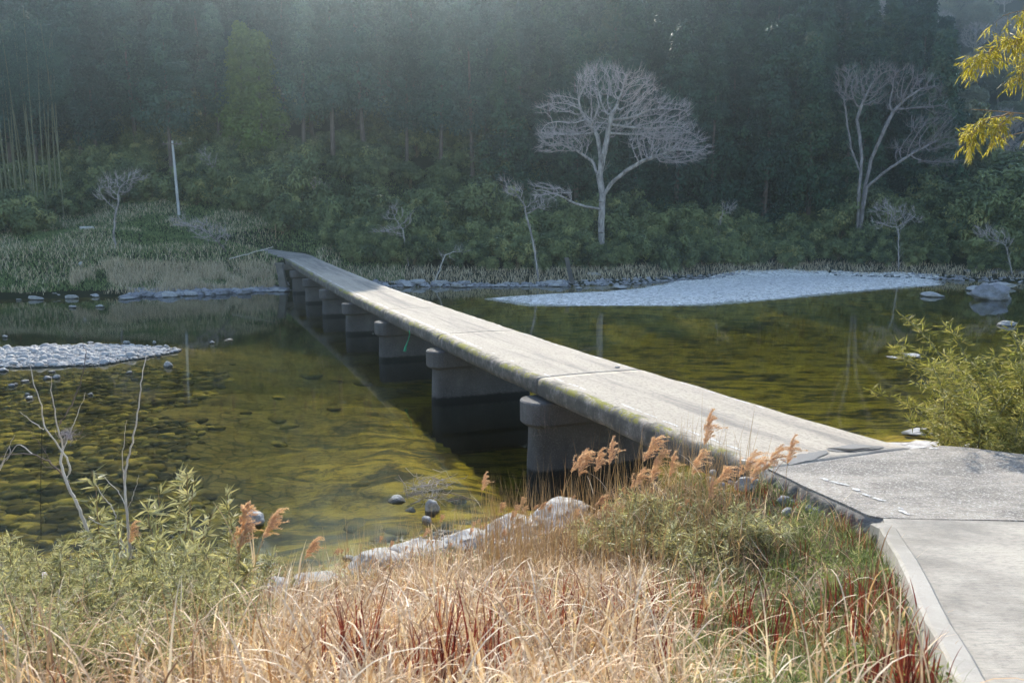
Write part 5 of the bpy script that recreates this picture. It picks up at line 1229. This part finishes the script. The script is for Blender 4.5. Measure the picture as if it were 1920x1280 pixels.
for (x_, y_, s, lb) in ((9.2, 14.6, 1.5, 'large yellow-green bamboo bush arching over the river at the right edge'), (10.0, 15.6, 1.75, 'taller bamboo bush behind the large one at the right edge'), (8.9, 13.8, 1.0, 'low bamboo bush beside the right road edge'), (9.6, 14.0, 1.25, 'bamboo bush cut by the right edge of the view')):
    BR[0 if s >= 1.3 else 1].put((x_, y_, gz1(x_, y_) - .1), random.uniform(0, 6.28), s, lb)
# big bamboo reaching in from the right, its culm outside the view
def bamboo_spray(P, mat, n, root, rs=.22, stem='brown_stem', L=(.10, .19), spray_droop=.9, tmin=.35):
    P = smooth_path(P, 12, .01); V, F = path_tube(P, np.linspace(.016, .005, 12), 5); br = mk('branch', V, F, M[stem], root)
    t = np.linspace(0, 1, 12); lv = []; tw = []
    for i in range(n):
        tt = R.uniform(tmin, 1); c = np.array([np.interp(tt, t, P[:, j]) for j in range(3)]); d = sphere_dirs(1, -.3)[0]; e = c + d * R.uniform(.1, rs * 1.6) + np.array([0, 0, -.05])
        tw.append((c, e, .003, .0015)); m = 9; cc = c + (e - c) * R.uniform(.3, 1, (m, 1)); lv.append(leaves(cc, sphere_dirs(m) * .7 + d * .5 + np.array([[0, 0, -spray_droop]]), R.uniform(*L, m), R.uniform(.013, .022, m), R.rand(m)))
    V, F = tubes(tw, 3); mk('twigs', V, F, M[stem], br); V, F, A = join(lv); tag(mk('foliage', V, F, mat, br, A), kind='stuff')
R.seed(26)
ovh = empty('overhanging_bamboo', (0, 0, 0)); tag(ovh, 'golden yellow bamboo sprays hanging into the view at the upper right', 'bamboo')
Yb = 12.5; zc_ = gz1(9.8, Yb); 
V, F = path_tube(smooth_path([(9.8, Yb, zc_), (9.6, Yb, zc_ + 3), (9.2, Yb, zc_ + 6), (8.9, Yb, zc_ + 8.2)], 16), np.linspace(.035, .012, 16), 7); mk('culm', V, F, M['culm'], ovh, smooth=True)
def q(px, py, d=0): return on(px, py, Yb + d)
bamboo_spray([(8.95, Yb, q(1990, 10)[2]), q(1965, 15), q(1925, 18), q(1880, 30)], M['bamboo_yellow'], 26, ovh)
bamboo_spray([(9.1, Yb, q(2000, 60)[2]), q(1960, 62, .2), q(1900, 75, .3), q(1850, 95, .3), q(1825, 120, .3)], M['bamboo_yellow'], 95, ovh)
bamboo_spray([(9.15, Yb, q(2000, 95)[2]), q(1975, 95, -.2), q(1930, 115, -.3), q(1905, 150, -.3)], M['bamboo_yellow'], 60, ovh)
bamboo_spray([(9.3, Yb, q(2010, 215)[2]), q(1960, 218), q(1900, 212), q(1820, 205)], M['bamboo_leaf'], 6, ovh, .1)
bamboo_spray([q(1900, 212), q(1850, 225, .1), q(1825, 245, .1), q(1818, 270, .1)], M['bamboo_yellow'], 42, ovh, .16, tmin=.2)
bamboo_spray([q(1900, 214), q(1875, 235, -.1), q(1862, 258, -.1)], M['bamboo_yellow'], 22, ovh, .14, tmin=.3)
bamboo_spray([(9.3, Yb, q(2010, 240)[2]), q(1960, 245), q(1905, 250), q(1870, 262)], M['brown_stem'] if False else M['bamboo_leaf'], 4, ovh, .12)

# ------------------------------------------------------------------ bare white saplings at the lower left
def sapling(name, label, Y, lines, cat='sapling'):
    b = on(*lines[0][0][0][:2], Y); root = empty(name, b); tag(root, label, cat)
    for i, (pts, r0_, r1_, mt) in enumerate(lines):
        dd_ = R.uniform(-.35, .35); P = [np.array(on(x, y_, Y + dd_ * j / max(1, len(pts) - 1))) - np.array(b) for j, (x, y_) in enumerate(pts)]; n_ = 4 * len(P)
        V, F = path_tube(smooth_path(P, n_, .004), np.linspace(r0_, r1_, n_), 6); mk('trunk' if i == 0 else 'branch', V, F, M[mt], root, smooth=True)
R.seed(27)
w_, b_ = 'white_stem', 'dark_twig'
sapling('bare_sapling', 'bare white sapling with several forking stems at the left before the river', 8.9, [
    ([(168, 1010), (150, 955), (125, 905), (112, 870), (118, 840)], .020, .013, w_), ([(118, 840), (108, 800), (97, 740), (96, 705)], .010, .003, w_), ([(122, 900), (135, 880), (120, 850), (82, 800), (78, 760), (62, 715), (55, 680)], .012, .003, w_),
    ([(108, 800), (135, 760), (150, 720), (158, 690), (162, 660)], .009, .003, b_), ([(118, 845), (140, 790), (156, 750), (160, 735)], .007, .002, w_), ([(162, 660), (150, 630), (133, 615), (137, 602)], .003, .002, b_), ([(130, 905), (95, 865), (60, 850), (20, 850), (-10, 862)], .012, .004, b_),
    ([(60, 850), (35, 830), (15, 855), (-5, 880)], .006, .002, w_), ([(82, 805), (60, 790), (38, 772)], .005, .002, w_), ([(112, 870), (98, 880), (75, 868), (90, 832)], .005, .002, b_), ([(128, 835), (150, 815), (162, 795), (170, 790)], .004, .0015, b_), ([(95, 865), (60, 810), (40, 800)], .004, .002, b_)])
sapling('bare_sapling', 'tall straight white dead stem rising beside the willow thicket', 8.7, [
    ([(245, 1045), (240, 985), (237, 950), (232, 900), (240, 860), (255, 800), (262, 740), (270, 680), (274, 662)], .017, .004, w_), ([(243, 1050), (232, 1020), (215, 995), (218, 960), (205, 945), (185, 920), (178, 905)], .011, .003, w_), ([(236, 950), (222, 920), (205, 905), (196, 893), (178, 886)], .005, .002, w_),
    ([(232, 900), (230, 860), (235, 800), (238, 787)], .006, .002, w_), ([(215, 1000), (195, 985), (165, 970)], .008, .005, w_), ([(236, 960), (250, 930), (258, 900), (260, 890)], .005, .002, w_)])
sapling('dead_tree', 'thick white dead trunk cut by the lower left corner', 5.6, [([(48, 1310), (25, 1240), (8, 1195), (-15, 1140)], .035, .028, w_), ([(33, 1285), (38, 1230), (40, 1185)], .010, .006, w_)], 'dead tree')
sapling('dead_twigs', 'grey twiggy tangle at the left edge above the willow', 8.4, [([(-10, 900), (5, 870), (20, 850), (18, 835)], .008, .003, w_), ([(0, 880), (12, 845), (28, 815)], .005, .002, w_), ([(-5, 860), (10, 865), (22, 845)], .004, .002, b_)], 'branch')
V, F = path_tube(smooth_path([on(77, 1010, 8.8), on(76, 900, 8.8), on(79, 800, 8.8)], 8), np.full(8, .004), 4); tag(mk('dark_stalk', V, F, crack_mat), 'thin straight black stalk left of the white sapling', 'stalk')
# nest-like flood litter caught in the sapling and driftwood tangle on the shore
def tangle(name, P, r, n, mat, label, cat, th=.004, flat=.5, arms=0):
    segs = []
    for i in range(n):
        a = R.normal(0, r * .5, 3) * np.array([1, .8, flat]); d = sphere_dirs(1)[0] * np.array([1, .8, flat * 1.2]); l = r * R.uniform(.4, 1.3); q0 = a - d * l * .5; q1 = a + R.normal(0, r * .08, 3); q2 = a + d * l * .5
        t0 = th * R.uniform(.5, 1.5); segs += [(q0, q1, t0, t0), (q1, q2, t0, t0 * .5)]
    V, F = tubes(segs, 3); o = mk(name, V, F, mat, None, loc=P); return tag(o, label, cat)
R.seed(28)
tangle('flood_litter', on(127, 815, 8.85), .09, 110, M['twig'], 'ball of dry grass litter caught in the fork of the white sapling', 'litter', .002, .9)
tangle('driftwood', tuple(np.array(at(805, 925, .15)) + (0, 0, .15)), .55, 110, M['twig'], 'tangle of grey driftwood twigs lying on pale rocks in the near water', 'driftwood', .007, .5)
for i, (x0, y0, x1, y1, lb) in enumerate(((830, 922, 905, 945, 'long dark driftwood stick trailing right from the twig tangle'), (838, 938, 900, 940, 'shorter dark driftwood stick lying level beside the twig tangle'), (770, 945, 838, 930, 'bent driftwood stick under the left of the twig tangle'))):
    A_, B_ = np.array(at(x0, y0, .12)), np.array(at(x1, y1, .04)); V, F = path_tube(smooth_path([A_, A_ * .6 + B_ * .4 + (0, 0, .08), B_], 9, .02), np.linspace(.018, .006, 9), 5); tag(mk('driftwood_stick', V, F, M['dark_twig'], smooth=True), lb, 'driftwood')
# litter on the bridge
s1 = PIERS[0]; p1 = bw(s1 - .34, 7.62); zc1 = float(deck_z(s1)) - .9
o = link('white_bottle', stone_mesh(5, 3, .02)); o.location = (p1[0], p1[1], zc1 + .2); o.scale = (.06, .06, .11); tag(o, 'small white object stuck beside the first pier cap', 'litter'); o.data.materials.clear(); o.data.materials.append(paint_mat)
tangle('hanging_roots', (p1[0] + .25, p1[1] - .08, zc1 - .02), .26, 40, M['dark_twig'], 'dry roots hanging beside the first pier cap', 'roots', .004, 1.6)
k = NT('green_plastic'); gp = k.fin((.03, .30, .16), .5)
p3 = np.array(bw(31.2, 7.78)); P_ = smooth_path([(p3[0], p3[1], 2.05), (p3[0] + .02, p3[1], 1.8), (p3[0] - .12, p3[1] - .05, 1.45), (p3[0] - .2, p3[1] - .05, 1.2)], 12, .01)
V, F = path_tube(P_, np.r_[np.full(7, .02), np.linspace(.03, .07, 5)], 6); tag(mk('green_rope', V, F, gp), 'green rope end hanging from the bridge edge near the third pier', 'rope')
o = link('plastic_sheet', stone_mesh(6, 3, .5)); g = g3(165, 447, 84); o.location = (g[0], g[1], g[2] + .25); o.scale = (.7, .4, .28); tag(o, 'white plastic sheet lying on the far grassy bank', 'litter'); o.data.materials.clear(); o.data.materials.append(paint_mat)
o = link('plastic_bag', stone_mesh(7, 3, .4)); g = g3(153, 520, 72); o.location = (g[0], g[1], g[2] + .15); o.scale = (.18, .15, .18); tag(o, 'small white plastic bag near the far left waterline', 'litter'); o.data.materials.clear(); o.data.materials.append(paint_mat)
pb = at(1158, 683, 2.6); o = link('dark_stone', random.choice(SG)); o.location = (pb[0], pb[1], float(deck_z(bl(pb[0], pb[1])[0])) + .02); o.scale = (.08, .06, .04); tag(o, 'small dark stone lying on the deck by its far edge', 'stone')

# ------------------------------------------------------------------ haze in the valley
HX0, HX1, HY0, HY1, HZ0, HZ1 = -480, 480, -20, 470, -10.0, 200
V = [(HX0, HY0, HZ0), (HX1, HY0, HZ0), (HX1, HY1, HZ0), (HX0, HY1, HZ0), (HX0, HY0, HZ1), (HX1, HY0, HZ1), (HX1, HY1, HZ1), (HX0, HY1, HZ1)]
F = [(0, 3, 2, 1), (4, 5, 6, 7), (0, 1, 5, 4), (1, 2, 6, 5), (2, 3, 7, 6), (3, 0, 4, 7)]
k = NT('valley_haze'); k.t.nodes.remove(k.b)
pv = k.n('ShaderNodeVolumePrincipled'); pv.inputs['Color'].default_value = (.70, .88, 1, 1); pv.inputs['Density'].default_value = HAZE_D; pv.inputs['Anisotropy'].default_value = HAZE_G
k.t.links.new(pv.outputs[0], k.out.inputs['Volume']); tag(mk('haze', V, F, k.m), kind='stuff')
